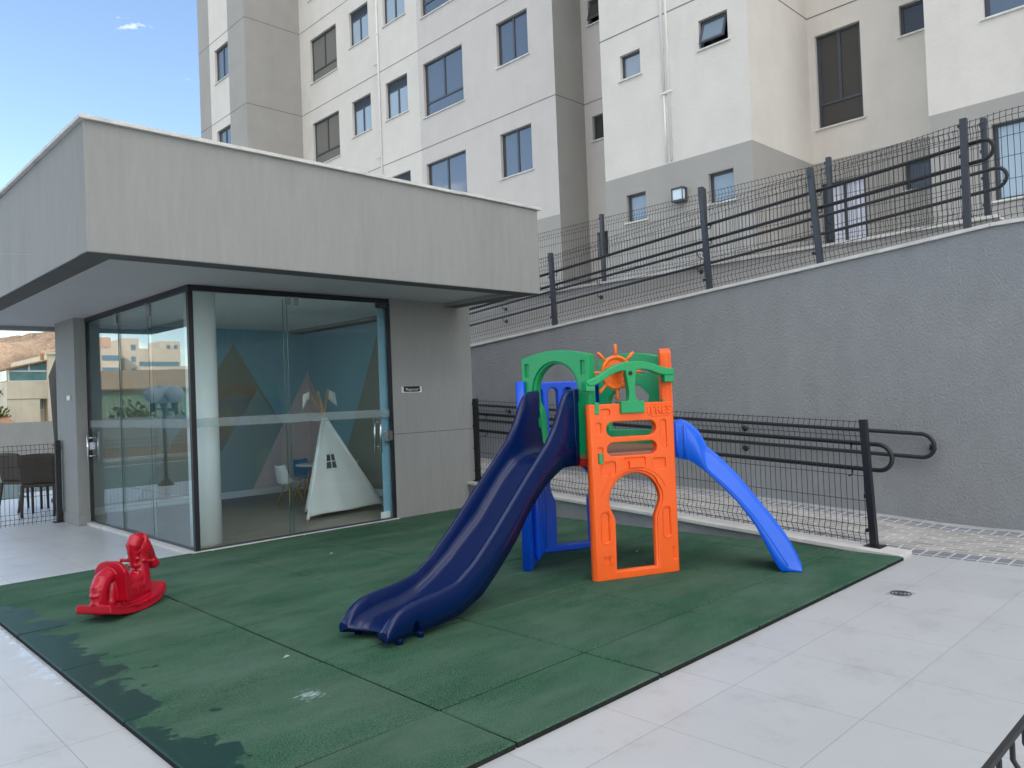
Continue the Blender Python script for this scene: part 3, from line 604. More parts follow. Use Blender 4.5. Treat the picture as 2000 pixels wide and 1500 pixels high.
for k in (0, 1, 2): W_(XA, 18.72, 20.36, 9.42+ST*k, 10.90+ST*k, kind='low', pane='pane_room')
for k in (0, 1, 2): W_(XA, 16.90, 17.94, 9.79+ST*k, 10.90+ST*k, kind='louver', pane='pane_light')
for k in (-1, 0, 1): W_(XA, 15.04, 16.11, 9.80+ST*k, 10.91+ST*k, kind='louver', pane='pane_light')
for k in (-1, 0, 1): W_(XA, 12.60, 14.29, 9.36+ST*k, 10.88+ST*k, kind='low', pane='pane_blue')
for k in (-1, 0): W_(XA, 10.16, 11.26, 9.77+ST*k, 10.90+ST*k, kind='two', pane='pane_blue')
for k in (-1, 0, 1): W_(XS, 8.45, 9.10, 7.54+ST*k, 8.14+ST*k, kind='awning' if k == 1 else 'one', pane='pane_dark')
W_(XW, 5.97, 6.45, 7.56, 8.05, kind='one', pane='pane_frost'); W_(XW, 5.97, 6.43, 4.73, 5.27, kind='one', pane='pane_frost')
W_(XW, 4.08, 4.66, 7.55, 8.08, kind='awning', pane='pane_frost'); W_(XW, 4.09, 4.59, 4.72, 5.27, kind='one', pane='pane_frost')
W_(X2, 2.72, 3.57, 6.31, 8.11, kind='low', pane='pane_dark'); W_(X2, 1.45, 2.03, 7.55, 8.1, kind='one', pane='pane_dark')
W_(X2, 2.74, 3.57, 3.1, 5.24, kind='door', pane='curtain', sill=False); W_(X2, 1.45, 2.05, 4.79, 5.30, kind='one', pane='pane_dark')
W_(XA+.001, -.9, .46, 6.93, 8.1, kind='two', pane='pane_blue'); W_(XA+.001, -.9, .43, 4.1, 5.28, kind='two', pane='pane_light')
Z0 = 2.9
facade('x', XL, 21.04, 24.68, Z0-12, HB, Wd[XL], ([22.27, 23.76], lambda u, z: 0 if 22.27 < u < 23.76 else 2))
facade('y', 21.04, XL, XA, Z0-12, HB, [], ([], lambda u, z: 2))
facade('x', XA, 9.33, 21.04, Z0-6, HB, Wd[XA], ([14.5], lambda u, z: 2 if z < PZ else (0 if u > 14.5 else 1)))
facade('y', 9.33, XA, XS, Z0, HB, [], ([], lambda u, z: 2))
facade('x', XS, 6.93, 9.33, Z0, HB, Wd[XS], ([], lambda u, z: 1))
facade('y', 6.93, XW, XS, Z0, HB, [], ([], lambda u, z: 0), inward=-1)
facade('x', XW, 3.71, 6.93, Z0, HB, Wd[XW], ([], lambda u, z: 2 if z < PZ else 0))
facade('y', 3.71, XW, X2, Z0, HB, [], ([], lambda u, z: 2 if z < PZ else 0))
facade('x', X2, 1.3, 3.71, Z0, HB, Wd[X2], ([], lambda u, z: 2 if z < PZ else 0))
facade('y', 1.3, XA+.001, X2, Z0, HB, [], ([], lambda u, z: 0), inward=-1)
facade('x', XA+.001, -45, 1.3, Z0, HB, Wd[XA+.001], ([], lambda u, z: 2 if z < PZ else 0))
b = MB()
for a, c in (((XA+.3, -45, -6), (27, 1.2, HB)), ((X2+.3, 1.2, -6), (27, 9.4, HB)), ((XA+.3, 9.4, -6), (27, 24.68, HB)), ((XL+.3, 21.1, -6), (XA+.3, 24.68, HB)), ((XW+.3, 3.9, -6), (X2+.3, 6.8, HB))): b.box(Vector(a)-AO, Vector(c)-AO)
b.build('core', 'paint_grey', AB)
b = MB()
for y, z0, z1 in ((16.4, 5, 18),): b.tube([Vector((XA-.03, y, z))-AO for z in (z0, z1)], .03, 8)
for z in (8.8, 11.64, 14.5): b.tube([Vector((XA-.03, 16.4, z))-AO, Vector((XA-.06, 16.62, z-.02))-AO], .014, 6)
for z in (7, 8.2, 9.6, 11, 12.5, 14): b.box(Vector((XA-.065, 16.36, z))-AO, Vector((XA, 16.44, z+.03))-AO)
b.build('downpipe', 'pvc', AB)
b = MB(); b.tube([Vector((XW-.012, 5.45, z))-AO for z in (7.0, 12)], .026, 12); b.tube([Vector((XW-.012, 5.34, z))-AO for z in (5.7, 12)], .022, 12); b.tube([Vector((XW-.012, 5.45, z))-AO for z in (5.7, 7.0)], .018, 12); b.box(Vector((XW-.045, 5.28, 6.98))-AO, Vector((XW, 5.5, 7.01))-AO); b.build('downpipe', 'pvc', AB)
t = thing('wall_lamp', 'square box lamp on the grey band of the apartment wall', 'lamp', (10.1, 5.16, 5.0))
b = MB(); b.box((.02, -.12, -.13), (.07, .12, .13)); b.box((-.1, -.12, .10), (.02, .12, .13)); b.box((-.1, -.12, -.13), (.02, .12, -.10))
for y in (-.12, .105): b.box((-.1, y, -.10), (-.085, y+.015, .10))
b.build('housing', 'frame_metal', t, bevel=.003); b = MB(); b.box((-.08, -.10, -.10), (.02, .10, .10)); b.build('diffuser', 'lamp_glass', t, bevel=.005)

# ------------------------------------------------------------------ pavilion
PV = thing('pavilion', 'grey stucco playroom pavilion with deep flat overhanging roof and glass corner', 'pavilion', (.87, 4.83, 0)); PO = Vector((.87, 4.83, 0))
def pb(name, boxes, m, par=PV, bevel=0, **k):
    b = MB()
    for a, c in boxes: b.box(Vector(a)-PO, Vector(c)-PO)
    return b.build(name, m, par, bevel=bevel, **k)
RX0, RX1, RY0, RY1, RZ0, RZ1 = -.45, 4.31, 3.34, 9.6, 2.565, 3.53
pb('roof_fascia', [((RX0, RY0, RZ0), (RX1, RY0+.22, RZ1)), ((RX0, RY0+.22, RZ0), (RX0+.22, RY1-.22, RZ1)), ((RX1-.22, RY0+.22, RZ0), (RX1, RY1-.22, RZ1)), ((RX0, RY1-.22, RZ0), (RX1, RY1, RZ1))], 'stucco_pav', bevel=.006)
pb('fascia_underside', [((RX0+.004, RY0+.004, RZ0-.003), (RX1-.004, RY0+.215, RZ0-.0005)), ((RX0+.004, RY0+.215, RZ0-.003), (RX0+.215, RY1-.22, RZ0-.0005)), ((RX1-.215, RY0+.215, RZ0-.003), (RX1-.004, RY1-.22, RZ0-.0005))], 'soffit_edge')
pb('ceiling', [((RX0+.22, RY0+.22, RZ0+.05), (RX1-.22, RY1-.22, RZ0+.12))], 'soffit')
pb('inner_ceiling', [((.90, 4.86, RZ0+.044), (4.41, 8.82, RZ0+.049))], 'int_ceiling')
pb('roof_deck', [((RX0+.22, RY0+.22, RZ0+.5), (RX1-.22, RY1-.22, RZ0+.6))], 'stone')
b = MB()
def cop(x0, x1, y0, y1, along):
    n = max(1, int(round(((x1-x0) if along == 'x' else (y1-y0))/1.15)))
    for i in range(n):
        jz = random.uniform(-.003, .004)
        if along == 'x': a, c = x0+(x1-x0)*i/n+.002, x0+(x1-x0)*(i+1)/n; b.box(Vector((a, y0, RZ1+jz))-PO, Vector((c, y1, RZ1+.03+jz))-PO)
        else: a, c = y0+(y1-y0)*i/n+.002, y0+(y1-y0)*(i+1)/n; b.box(Vector((x0, a, RZ1+jz))-PO, Vector((x1, c, RZ1+.03+jz))-PO)
cop(RX0-.035, RX1+.035, RY0-.035, RY0+.23, 'x'); cop(RX0-.035, RX0+.23, RY0+.23, RY1-.23, 'y'); cop(RX1-.23, RX1+.035, RY0+.23, RY1-.23, 'y'); cop(RX0-.035, RX1+.035, RY1-.23, RY1+.035, 'x')
b.build('roof_coping', 'stone', PV, bevel=.003)
YF = 4.85
pb('side_wall', [((3.24, YF-.04, -.03), (4.5, YF+.16, RZ0+.05)), ((4.42, YF+.16, -.03), (4.58, 8.99, RZ0+.05)), ((.86, 8.83, -.03), (4.42, 8.99, RZ0+.05)), ((4.3, 3.3+6.3, -.03), (4.5, 9.61, 0))][:3], 'stucco_pav')
pb('wall_groove', [((3.24, YF-.0425, .995), (4.5, YF-.039, 1.005))], 'joint')
pb('pillar', [((.715, 8.13, -.03), (.862, 8.99, RZ0+.05))], 'stucco_pav')
pb('pillar_skirting', [((.703, 8.118, -.03), (.858, 9.0, .11))], 'stucco_pav', bevel=.003)
pb('floor', [((.9, 4.88, -.03), (4.42, 8.83, -.004))], 'wood_floor')
pb('threshold', [((.80, 4.775, -.03), (3.26, 4.875, .006)), ((.80, 4.875, -.03), (.90, 8.14, .006))], 'stone', bevel=.003)
# interior painted walls (mural)
def poly_on(axis, val, pts, m, par, name='mural_shape', th=.004):
    b = MB(); n = len(pts)
    if axis == 'y': A = [Vector((p[0], val, p[1]))-PO for p in pts]; B = [Vector((p[0], val-th, p[1]))-PO for p in pts]
    else: A = [Vector((val, p[0], p[1]))-PO for p in pts]; B = [Vector((val-th, p[0], p[1]))-PO for p in pts]
    b.add(A+B, [tuple(range(n)), tuple(range(2*n-1, n-1, -1))]+[(i, (i+1) % n, (i+1) % n+n, i+n) for i in range(n)]); return b.build(name, m, par)
mu = pb('mural_wall', [((.9, 8.824, 0), (4.416, 8.829, 2.61)), ((4.413, 5.02, 0), (4.418, 8.824, 2.61))], 'int_blue')
poly_on('y', 8.823, [(1.62, .1), (3.39, .1), (3.98, .96), (3.13, 2.38)], 'int_olive', mu)
poly_on('y', 8.823, [(.92, .1), (1.62, .1), (2.15, .95), (1.55, 1.9), (.92, 1.1)], 'int_grey', mu)
poly_on('y', 8.8185, [(2.3, .1), (3.39, .1), (3.93, 1.02), (3.5, 1.66), (2.9, .75)], 'int_grey', mu)
poly_on('y', 8.814, [(3.37, .1), (4.41, .1), (4.41, 1.98)], 'int_pink', mu)
poly_on('x', 4.4125, [(8.823, .1), (7.75, .1), (7.95, .65), (8.8, 1.86)], 'int_pink', mu)
poly_on('x', 4.4085, [(8.02, .1), (5.6, .1), (6.72, 2.52)], 'int_olive', mu)
pb('baseboard', [((.9, 8.80, 0), (4.40, 8.8135, .10)), ((4.392, 5.02, 0), (4.408, 8.80, .10))], 'int_white')
pb('film_strip', [((3.12, 4.90, 0), (3.235, 4.91, 2.55))], 'film'); pb('film_fold', [((3.07, 4.89, 0), (3.2, 4.90, .09))], 'int_white')
b = MB(); b.lathe([(.155, -.03), (.155, 2.64)], c=Vector((1.13, 5.22, 0))-PO, n=32); b.build('column', 'column', PV)
sw = pb('light_switch', [((4.395, 6.68, 1.40), (4.4135-.005, 6.74, 1.50))], 'black'); pb('light_switch', [((4.395, 6.51, 1.40), (4.4085, 6.57, 1.50))], 'black')
# frames and glass
pb('corner_post', [((.845, 4.80, .006), (.895, 4.85, 2.56))], 'black_metal', bevel=.002)
pb('head_frame', [((.845, 4.80, 2.56), (3.22, 4.85, 2.613)), ((.845, 4.85, 2.56), (.895, 8.13, 2.613))], 'black_metal', bevel=.002)
pb('jamb', [((3.205, 4.81, .006), (3.24, 4.85, 2.56))], 'black_metal'); pb('jamb', [((.85, 8.10, .006), (.89, 8.13, 2.56))], 'black_metal')
pb('bottom_track', [((.895, 4.812, .006), (3.205, 4.842, .024)), ((.857, 4.85, .006), (.887, 8.10, .024))], 'frame_metal')
def gpanel(a, c, band=True):
    g = pb('glass_panel', [(a, c)], 'glass' if c[0]-a[0] > c[1]-a[1] else 'glass_side')
    if band:
        if c[0]-a[0] > c[1]-a[1]: pb('frosted_band', [((a[0], a[1]-.0035, 1.21), (c[0], a[1]-.0015, 1.30))], 'frost', g)
        else: pb('frosted_band', [((a[0]-.0035, a[1], 1.21), (a[0]-.0015, c[1], 1.30))], 'frost', g)
    return g
g1 = gpanel((.90, 4.824, .024), (1.91, 4.832, 2.56)); g2 = gpanel((1.87, 4.838, .024), (3.20, 4.846, 2.545))
g3 = gpanel((.866, 4.86, .024), (.874, 5.96, 2.56)); g4 = gpanel((.880, 5.90, .024), (.888, 6.99, 2.545)); g5 = gpanel((.866, 6.93, .024), (.874, 8.09, 2.545))
for g, (a, c) in ((g1, ((1.908, 4.8235, .03), (1.911, 4.8325, 2.555))), (g2, ((1.868, 4.8375, .03), (1.8715, 4.8465, 2.54))), (g4, ((.8795, 5.897, .03), (.8885, 5.901, 2.54))), (g5, ((.8655, 6.927, .03), (.8745, 6.931, 2.54))), (g3, ((.8655, 5.958, .03), (.8745, 5.962, 2.54)))):
    pb('glass_edge', [(a, c)], 'glass_edge', g)
pb('door_hanger', [((1.90, 4.80, 2.48), (1.95, 4.85, 2.56))], 'chrome'); pb('door_hanger', [((1.99, 4.80, 2.48), (2.04, 4.85, 2.56))], 'chrome')
pb('door_hanger', [((3.06, 4.80, 2.50), (3.19, 4.85, 2.56))], 'dark_metal'); pb('door_hanger', [((.85, 6.95, 2.44), (.90, 7.0, 2.56))], 'chrome'); pb('door_hanger', [((.85, 5.92, 2.42), (.90, 5.97, 2.56))], 'chrome')
def handle(p, ax, g, zc0, zc1):
    b = MB()
    for sgn in (-1, 1):
        o = Vector((0, sgn*.06, 0)) if ax == 'y' else Vector((sgn*.06, 0, 0))
        b.tube([Vector((p[0], p[1], zc0))+o-PO, Vector((p[0], p[1], zc1))+o-PO], .013, 10)
    for z in (zc0+.07, zc1-.07):
        o = Vector((0, .06, 0)) if ax == 'y' else Vector((.06, 0, 0)); b.tube([Vector((p[0], p[1], z))-o-PO, Vector((p[0], p[1], z))+o-PO], .009, 8)
    b.build('door_handle', 'chrome', g)
handle((3.03, 4.842), 'y', g2, .80, 1.23); handle((.87, 8.02), 'x', g5, .78, 1.15)
pb('lock', [((3.14, 4.80, .93), (3.21, 4.85, 1.05))], 'chrome', g2); pb('lock', [((.84, 8.035, .93), (.90, 8.085, 1.02))], 'chrome', g5)
# signs
t = thing('playground_sign', 'small black and white wall plate reading Playground on the grey pavilion wall', 'sign', (3.52, 4.81, 1.53))
b = MB(); b.box((-.15, -.006, -.038), (.15, 0, .038)); b.build('plate', 'sign_white', t)
b = MB(); b.prism([(-.118, .03), (-.148, .037), (.148, .037), (.118, .03), (.125, -.02), (.1, -.03), (-.1, -.03), (-.125, -.02)], .0065, .0085, T=Matrix.Rotation(pi/2, 4, 'X')); b.build('panel', 'sign_black', t)
text_obj('lettering', 'Playground', .042, 'sign_white', t, Matrix.Translation((0, -.010, -.001))@Matrix.Rotation(pi/2, 4, 'X'), .0006)
t = thing('name_plate', 'tiny yellowish plate on the pavilion pillar beside the glass door', 'sign', (.703, 8.45, 1.6)); 
b = MB(); b.box((.0, -.13, -.035), (.009, .03, .035)); b.build('plate', 'plate', t, bevel=.002); b = MB(); b.box((-.003, -.115, -.02), (.0, .015, .02)); b.build('panel', 'sign_white', t)

# ------------------------------------------------------------------ playroom contents
t = thing('play_tent', 'white canvas play tent with little square window behind the glass', 'tent', (3.1, 5.68, 0), math.atan2(.23, 1.3))
H_ = 1.26; hw = .64; hd = .62
corners = [Vector((-hw, 0-.02, .0)), Vector((hw, -.02, .0)), Vector((.50, .60, .0)), Vector((-.2, .55, .0))]
apex = Vector((-.10, .26, 1.25))
for i, c in enumerate(corners):
    d = (apex-c).normalized(); b = MB(); b.tube([c, apex+d*.34], .014, 8); b.build('pole', 'wood', t); b = MB(); b.tube([c+d*.03, c.lerp(apex, .97)], .019, 8); b.build('sleeve', 'canvas', t)
nz_ = 26; nx_ = 22; I0, I1, J0, J1 = 6, 12, 12, 16
def side(c0, c1, win=False):
    b = MB(); vs = []; idx = {}
    for j in range(nz_+1):
        v = j/nz_*.965; v = .04+v*.96
        for i in range(nx_+1):
            u = i/nx_; p = c0.lerp(apex, v).lerp(c1.lerp(apex, v), u); n = (c1-c0).cross(apex-c0).normalized()
            p = p - n*(.045*sin(pi*u)*(1-v)) + n*.012*sin(u*17+v*3)*(1-v)*sin(pi*u) + n*.006*sin(9*v+5*u)
            if j == 0: p.z += .006*sin(u*9)+.012*sin(pi*u)
            vs.append(p)
    fs = []
    for j in range(nz_):
        for i in range(nx_):
            if win and I0 <= i < I1 and J0 <= j < J1: continue
            a = j*(nx_+1)+i; fs.append((a, a+1, a+nx_+2, a+nx_+1))
    b.add(vs, fs, 0, True); o = b.build('canvas', 'canvas', t); s = o.modifiers.new('th', 'SOLIDIFY'); s.thickness = .003
    if win:
        bb = MB()
        P_ = lambda i, j: vs[j*(nx_+1)+i]+(c1-c0).cross(apex-c0).normalized()*.006
        for path in ([P_(I0, j) for j in range(J0, J1+1)], [P_(I1, j) for j in range(J0, J1+1)], [P_(i, J0) for i in range(I0, I1+1)], [P_(i, J1) for i in range(I0, I1+1)], [P_((I0+I1)//2, j) for j in range(J0, J1+1)], [P_(i, (J0+J1)//2) for i in range(I0, I1+1)]): bb.tube(path, .006, 6)
        bb.build('window_tape', 'canvas', o)
        nn_ = (c1-c0).cross(apex-c0).normalized(); Cq = [vs[J0*(nx_+1)+I0], vs[J0*(nx_+1)+I1], vs[J1*(nx_+1)+I1], vs[J1*(nx_+1)+I0]]; bb = MB(); bb.hexa([q-nn_*.006 for q in Cq]+[q-nn_*.004 for q in Cq]); bb.build('window_net', 'net', o)
side(corners[0], corners[1], True); side(corners[1], corners[2]); side(corners[3], corners[0]); side(corners[2], corners[3])
for c in corners[:2]:
    d = (apex-c).normalized(); top = apex+d*.34; b = MB(); sgn = 1 if d.x > 0 else -1
    b.add([top+Vector((0, -.015, .02)), top+Vector((sgn*.11, -.02, -.02)), top+Vector((sgn*.13, -.03, -.20)), top+Vector((sgn*.03, .02, -.10)), top+Vector((-.02, -.02, -.08))], [(0, 1, 2, 3), (0, 3, 4)], 0, True)
    o = b.build('pennant', 'canvas', t); s = o.modifiers.new('th', 'SOLIDIFY'); s.thickness = .004
t = thing('kids_table', 'small round white children table behind the play tent', 'table', (3.62, 7.25, 0))
b = MB(); b.lathe([(.31, .515), (.315, .525), (.31, .535), (0.001, .536)], n=36); b.build('tabletop', 'white_plastic', t)
for a in (45, 135, 225, 315):
    b = MB(); b.tube([(.22*cos(radians(a)), .22*sin(radians(a)), 0), (.10*cos(radians(a)), .10*sin(radians(a)), .515)], .014, 8); b.build('leg', 'wood', t)
def kchair(loc, rz, m, label):
    t = thing('kids_chair', label, 'chair', loc, rz, group='children chairs around the round table')
    b = MB(); nx, ny = 10, 14; vs = []
    for j in range(ny+1):
        v = j/ny
        for i in range(nx+1):
            u = i/nx*2-1
            if v < .5: y = .16-.30*(v/.5); z = .30+.02*abs(u)**2-.012*sin(pi*v/.5); wd = .155
            else: q = (v-.5)/.5; y = -.14-.07*q; z = .30+.26*q; wd = .155*(1-.25*q**2)
            vs.append((u*wd, y+ (.035*u*u if v >= .5 else 0), z+.02*u*u))
    b.add(vs, [(j*(nx+1)+i, j*(nx+1)+i+1, (j+1)*(nx+1)+i+1, (j+1)*(nx+1)+i) for j in range(ny) for i in range(nx)], 0, True)
    o = b.build('seat', m, t); s = o.modifiers.new('th', 'SOLIDIFY'); s.thickness = .008
    for sx in (-1, 1):
        for sy in (-1, 1):
            b = MB(); b.tube([(sx*.15, sy*.14, 0), (sx*.09, sy*.08, .17), (sx*.07, sy*.06, .29)], .012, 8, rs=[.009, .013, .014]); l_ = b.build('leg', 'wood', t)
    b = MB(); b.tube([(-.1, -.09, .16), (.09, .08, .24)], .004, 5); b.tube([(.1, -.09, .16), (-.09, .08, .24)], .004, 5); b.build('brace', 'black_metal', t)
    return t
kchair((3.16, 7.22, 0), radians(-80), 'white_plastic', 'white shell chair left of the small round table')
kchair((3.72, 7.75, 0), radians(185), 'blue_plastic', 'blue shell chair behind the small round table')
kchair((3.80, 6.85, 0), radians(20), 'white_plastic', 'white shell chair half hidden behind the play tent')

# ------------------------------------------------------------------ play tower
PT = thing('play_tower', 'plastic play tower with orange castle panel, green arches, navy slide and blue slide', 'playset', (2.81, 1.34, 0))
def face_T(ang_, w):   # local (s, z, out)
    a = radians(ang_); n = Vector((cos(a), sin(a), 0)); tg = Vector((-sin(a), cos(a), 0))
    Mx = Matrix(((tg.x, 0, n.x, n.x*w), (tg.y, 0, n.y, n.y*w), (0, 1, 0, 0), (0, 0, 0, 1))); return Mx
# orange castle panel, face 246
def door_hole(k=1, z0=.062): return [(-.165*k-.01, z0), (.165*k, z0), (.165*k, .44), (.20*k, .52)]+arc(0, .575, .215*k, .205, -5, 185, 24)+[(-.205*k, .52), (-.17*k, .44)]
def stadium(x0, x1, z0, z1):
    r = (z1-z0)/2; return arc(x1-r, z0+r, r, r, -90, 90, 10)+arc(x0+r, z0+r, r, r, 90, 270, 10)
outer = [(-.345, 0), (.345, 0), (.352, .06), (.355, 1.31)]+[(-.355, 1.31), (-.352, .06)]
slots = [stadium(-.225, .20, 1.06, 1.175), stadium(-.225, .20, .915, 1.02)]
mes = []
T = face_T(246, .60)
plate('x', [outer, door_hole()]+slots, .05, 'orange', None, face_T(246, .572), bev=.012, join=mes)
rec = [rrect(-.27, 1.215, -.19, 1.27, .02), rrect(-.312, 1.09, -.268, 1.17, .015), rrect(-.30, .865, -.262, .985, .006), rrect(-.28, .80-.02, -.16, .875, .015), rrect(.16, .80, .27, .88, .015),
       rrect(-.085, .815, .095, .895, .01), stadium(-.285, -.235, .11, .18), rrect(-.29, .28, -.235, .50, .022), rrect(.235, .28, .29, .50, .022), rrect(.30, .10, .335, .19, .012), rrect(.24, .95, .29, 1.17, .018),
       rrect(.11, 1.20, .352, 1.30, .03), rrect(-.318, 1.245, -.278, 1.318, .004)]
plate('x', [outer, [(p[0]*1.10, p[1]*1.0+(.0 if p[1] > .1 else -.01)+(.02 if p[1] > .7 else 0)) for p in door_hole()]]+slots+rec[:11], .022, 'orange', None, face_T(246, .597), bev=.007, join=mes)
# side returns rounding the panel corners
bb = MB()
for s0 in (-.352, .352):
    bb.tube([T@Vector((s0*.955, z, -.03)) for z in (.004, .3, .7, 1.0, 1.306)], .036, 16)
mes.append(mesh_of(bb))
# pop-out latch, inner ribs round the door
bb = MB(); bb.box((-.045, .822, -.01), (.075, .872, .018), T=T); bb.box((-.085, .82, -.015), (.095, .84, .003), T=T); mes.append(mesh_of(bb))
bb = MB(); bb.tube([T@Vector((p[0]*1.22, p[1]+.045, .008)) for p in arc(0, .575, .215, .205, 12, 168, 20)], .0035, 6)
bb.tube([T@Vector((-.30, .62, .009)), T@Vector((-.20, .80, .009))], .003, 6); bb.tube([T@Vector((p[0], p[1], .0085)) for p in rrect(-.30, .27, -.225, .52, .03)], .003, 6, closed=True); bb.tube([T@Vector((p[0], p[1], .0085)) for p in rrect(.225, .27, .30, .52, .03)], .003, 6, closed=True)
bb.tube([T@Vector((p[0], p[1], .0085)) for p in stadium(.125, .35, 1.205, 1.295)], .003, 6, closed=True)
mes.append(mesh_of(bb))
op = join_meshes('castle_panel', mes, ['orange'], PT)
text_obj('lettering', 'PRES', .088, 'orange', op, T@Matrix.Translation((.243, 1.25, .008)), .006, spacing=1.0)
for nm, bx_ in (('clip', ((-.316, 1.235, -.02), (-.280, 1.325, .014))), ('clip', ((-.297, .865, -.02), (-.265, .945, .012)))):
    b = MB(); b.box(*bx_, T=T); b.build(nm, 'green', PT, bevel=.004)
b = MB(); b.box((.30, 1.26, -.08), (.375, 1.33, -.045), T=T); b.build('clip', 'green', PT, bevel=.004)
# T shaped yoke
mes = []
yk = [(-.385, 1.485), (-.375, 1.455), (-.345, 1.447), (-.31, 1.452), (-.265, 1.472), (-.22, 1.498), (-.175, 1.524), (-.13, 1.542), (-.09, 1.551), (-.055, 1.553), (-.045, 1.49), (-.032, 1.40), (-.035, 1.345), (-.045, 1.325), (-.10, 1.32), (-.10, 1.235), (.092, 1.24), (.092, 1.325), (.045, 1.325), (.028, 1.36), (.028, 1.45), (.036, 1.52), (.045, 1.556), (.08, 1.561), (.12, 1.559), (.16, 1.550), (.20, 1.536), (.235, 1.523), (.27, 1.515), (.32, 1.511), (.365, 1.512), (.372, 1.564), (.325, 1.567), (.28, 1.577), (.24, 1.589), (.20, 1.602), (.15, 1.616), (.10, 1.624), (.05, 1.627), (0, 1.626), (-.05, 1.623), (-.10, 1.612), (-.15, 1.596), (-.20, 1.573), (-.24, 1.548), (-.28, 1.523), (-.32, 1.507), (-.355, 1.500)]
plate('x', [yk], .055, 'green', None, face_T(246, .60), bev=.010, join=mes)
bb = MB(); bb.box((.285, 1.46, -.04), (.372, 1.53, .02), T=T); bb.box((-.385, 1.41, -.06), (-.31, 1.48, .02), T=T); bb.box((-.105, 1.235, -.07), (.097, 1.325, .03), T=T)
m_ = mesh_of(bb); mes.append(m_)
yo = join_meshes('yoke', mes, ['green'], PT); bv = yo.modifiers.new('b', 'BEVEL'); bv.width = .004; bv.limit_method = 'ANGLE'; bv.angle_limit = radians(60)
b = MB(); Tb = T@Matrix.Translation((-.015, 1.535, .026)); b.lathe([(.018, 0), (.018, .006), (.008, .006), (.008, .003)], n=6, T=Tb.to_3x3(), c=Tb.translation); b.build('bolt', 'black', yo)
text_obj('lettering', 'PLAY', .028, 'green', yo, T@Matrix.Translation((-.01, 1.595, .029)), .0015)
bpy.data.objects.remove([o for o in bpy.data.objects if o.name.startswith('lettering') and o.parent == yo][0])
# steering wheel
Tw = T@Matrix.Translation((-.06, 1.548, -.11))@Matrix.Scale(1.1, 4)
b = MB(); n = 32
b.lathe([(.115, -.012), (.122, 0), (.115, .012), (.10, .010), (.085, -.02), (.05, -.045), (.012, -.05), (.012, -.055), (.055, -.052), (.092, -.028)], n=32, T=Tw.to_3x3(), c=Tw.translation)
for k in range(8):
    a = radians(45*k+90); b.tube([Tw@Vector((cos(a)*r_, sin(a)*r_, 0)) for r_ in (.11, .15, .185, .198)], .0115, 10, rs=[.010, .0115, .014, .009])
for k in range(8):
    a = radians(45*k+90); b.tube([Tw@Vector((cos(a)*.03, sin(a)*.03, -.045)), Tw@Vector((cos(a)*.105, sin(a)*.105, -.004))], .008, 6)
b.tube([Tw@Vector((0, 0, -.05)), Tw@Vector((0, 0, .10))], .012, 8)
b.build('steering_wheel', 'wheel_orange', PT)
# arches
def arch_out(zb, hb, ht=.325, zt=1.69, crown=.052, waist=True):
    L_ = [(-hb, zb), (-ht*.98, 1.32), (-ht, zt)]; top = [(-ht+2*ht*i/16, zt+crown*sin(pi*i/16)) for i in range(17)]
    return [(hb, zb), (ht*.98, 1.32), (ht, zt)]+top[::-1]+[(-ht, zt), (-ht*.98, 1.32), (-hb, zb)]
def green_arch(ang_, w, m, name, zb=.93, holes=None):
    ih = arc(0, 1.42, .200, .215, 0, 180, 20); inner = ih+[(-.195, 1.34), (-.165, 1.29), (-.150, 1.24), (-.135, zb+.02)]+[(.135, zb+.02), (.150, 1.24), (.165, 1.29), (.195, 1.34)]
    out = [(.30, zb), (.32, 1.3), (.325, 1.68)]+[(.325-.65*i/16, 1.69+.048*sin(pi*i/16)) for i in range(17)]+[(-.325, 1.68), (-.32, 1.3), (-.30, zb)]
    hs = [inner] if holes is None else holes
    mes = []
    plate('x', [out]+hs, .07, m, None, face_T(ang_, w-.014), bev=.010, join=mes)
    plate('x', [out]+[[(p[0]*1.13, (p[1]-1.42)*1.08+1.42 if p[1] > 1.42 else p[1]) for p in h] for h in hs]+[rrect(-.292, 1.54, -.25, 1.645, .004), rrect(.245, 1.54, .288, 1.645, .004)], .024, m, None, face_T(ang_, w+.026), bev=.005, join=mes)
    return join_meshes(name, mes, [m], PT)
green_arch(186, .53, 'green', 'arch')
b = MB(); b.tube([face_T(186, .57)@Vector((p[0], p[1], 0)) for p in [(-.235, 1.58)]+[(-.2+.4*i/10, 1.655+.022*sin(pi*i/10)) for i in range(11)][6:]+[(.225, 1.60)]], .002, 4)
hol = [arc(0, 1.56, .235, .10, 12, 168, 16)+[(-.225, 1.55), (-.13, 1.545), (0, 1.57), (.13, 1.50), (.24, 1.48)], [(-.215, 1.06), (.215, 1.06), (.23, 1.28), (.20, 1.36), (.10, 1.44), (0, 1.475), (-.12, 1.44), (-.2, 1.36), (-.17, 1.25)]]
green_arch(6, .575, 'green', 'arch', zb=.90, holes=hol)
green_arch(306, .575, 'orange', 'arch', zb=.90)
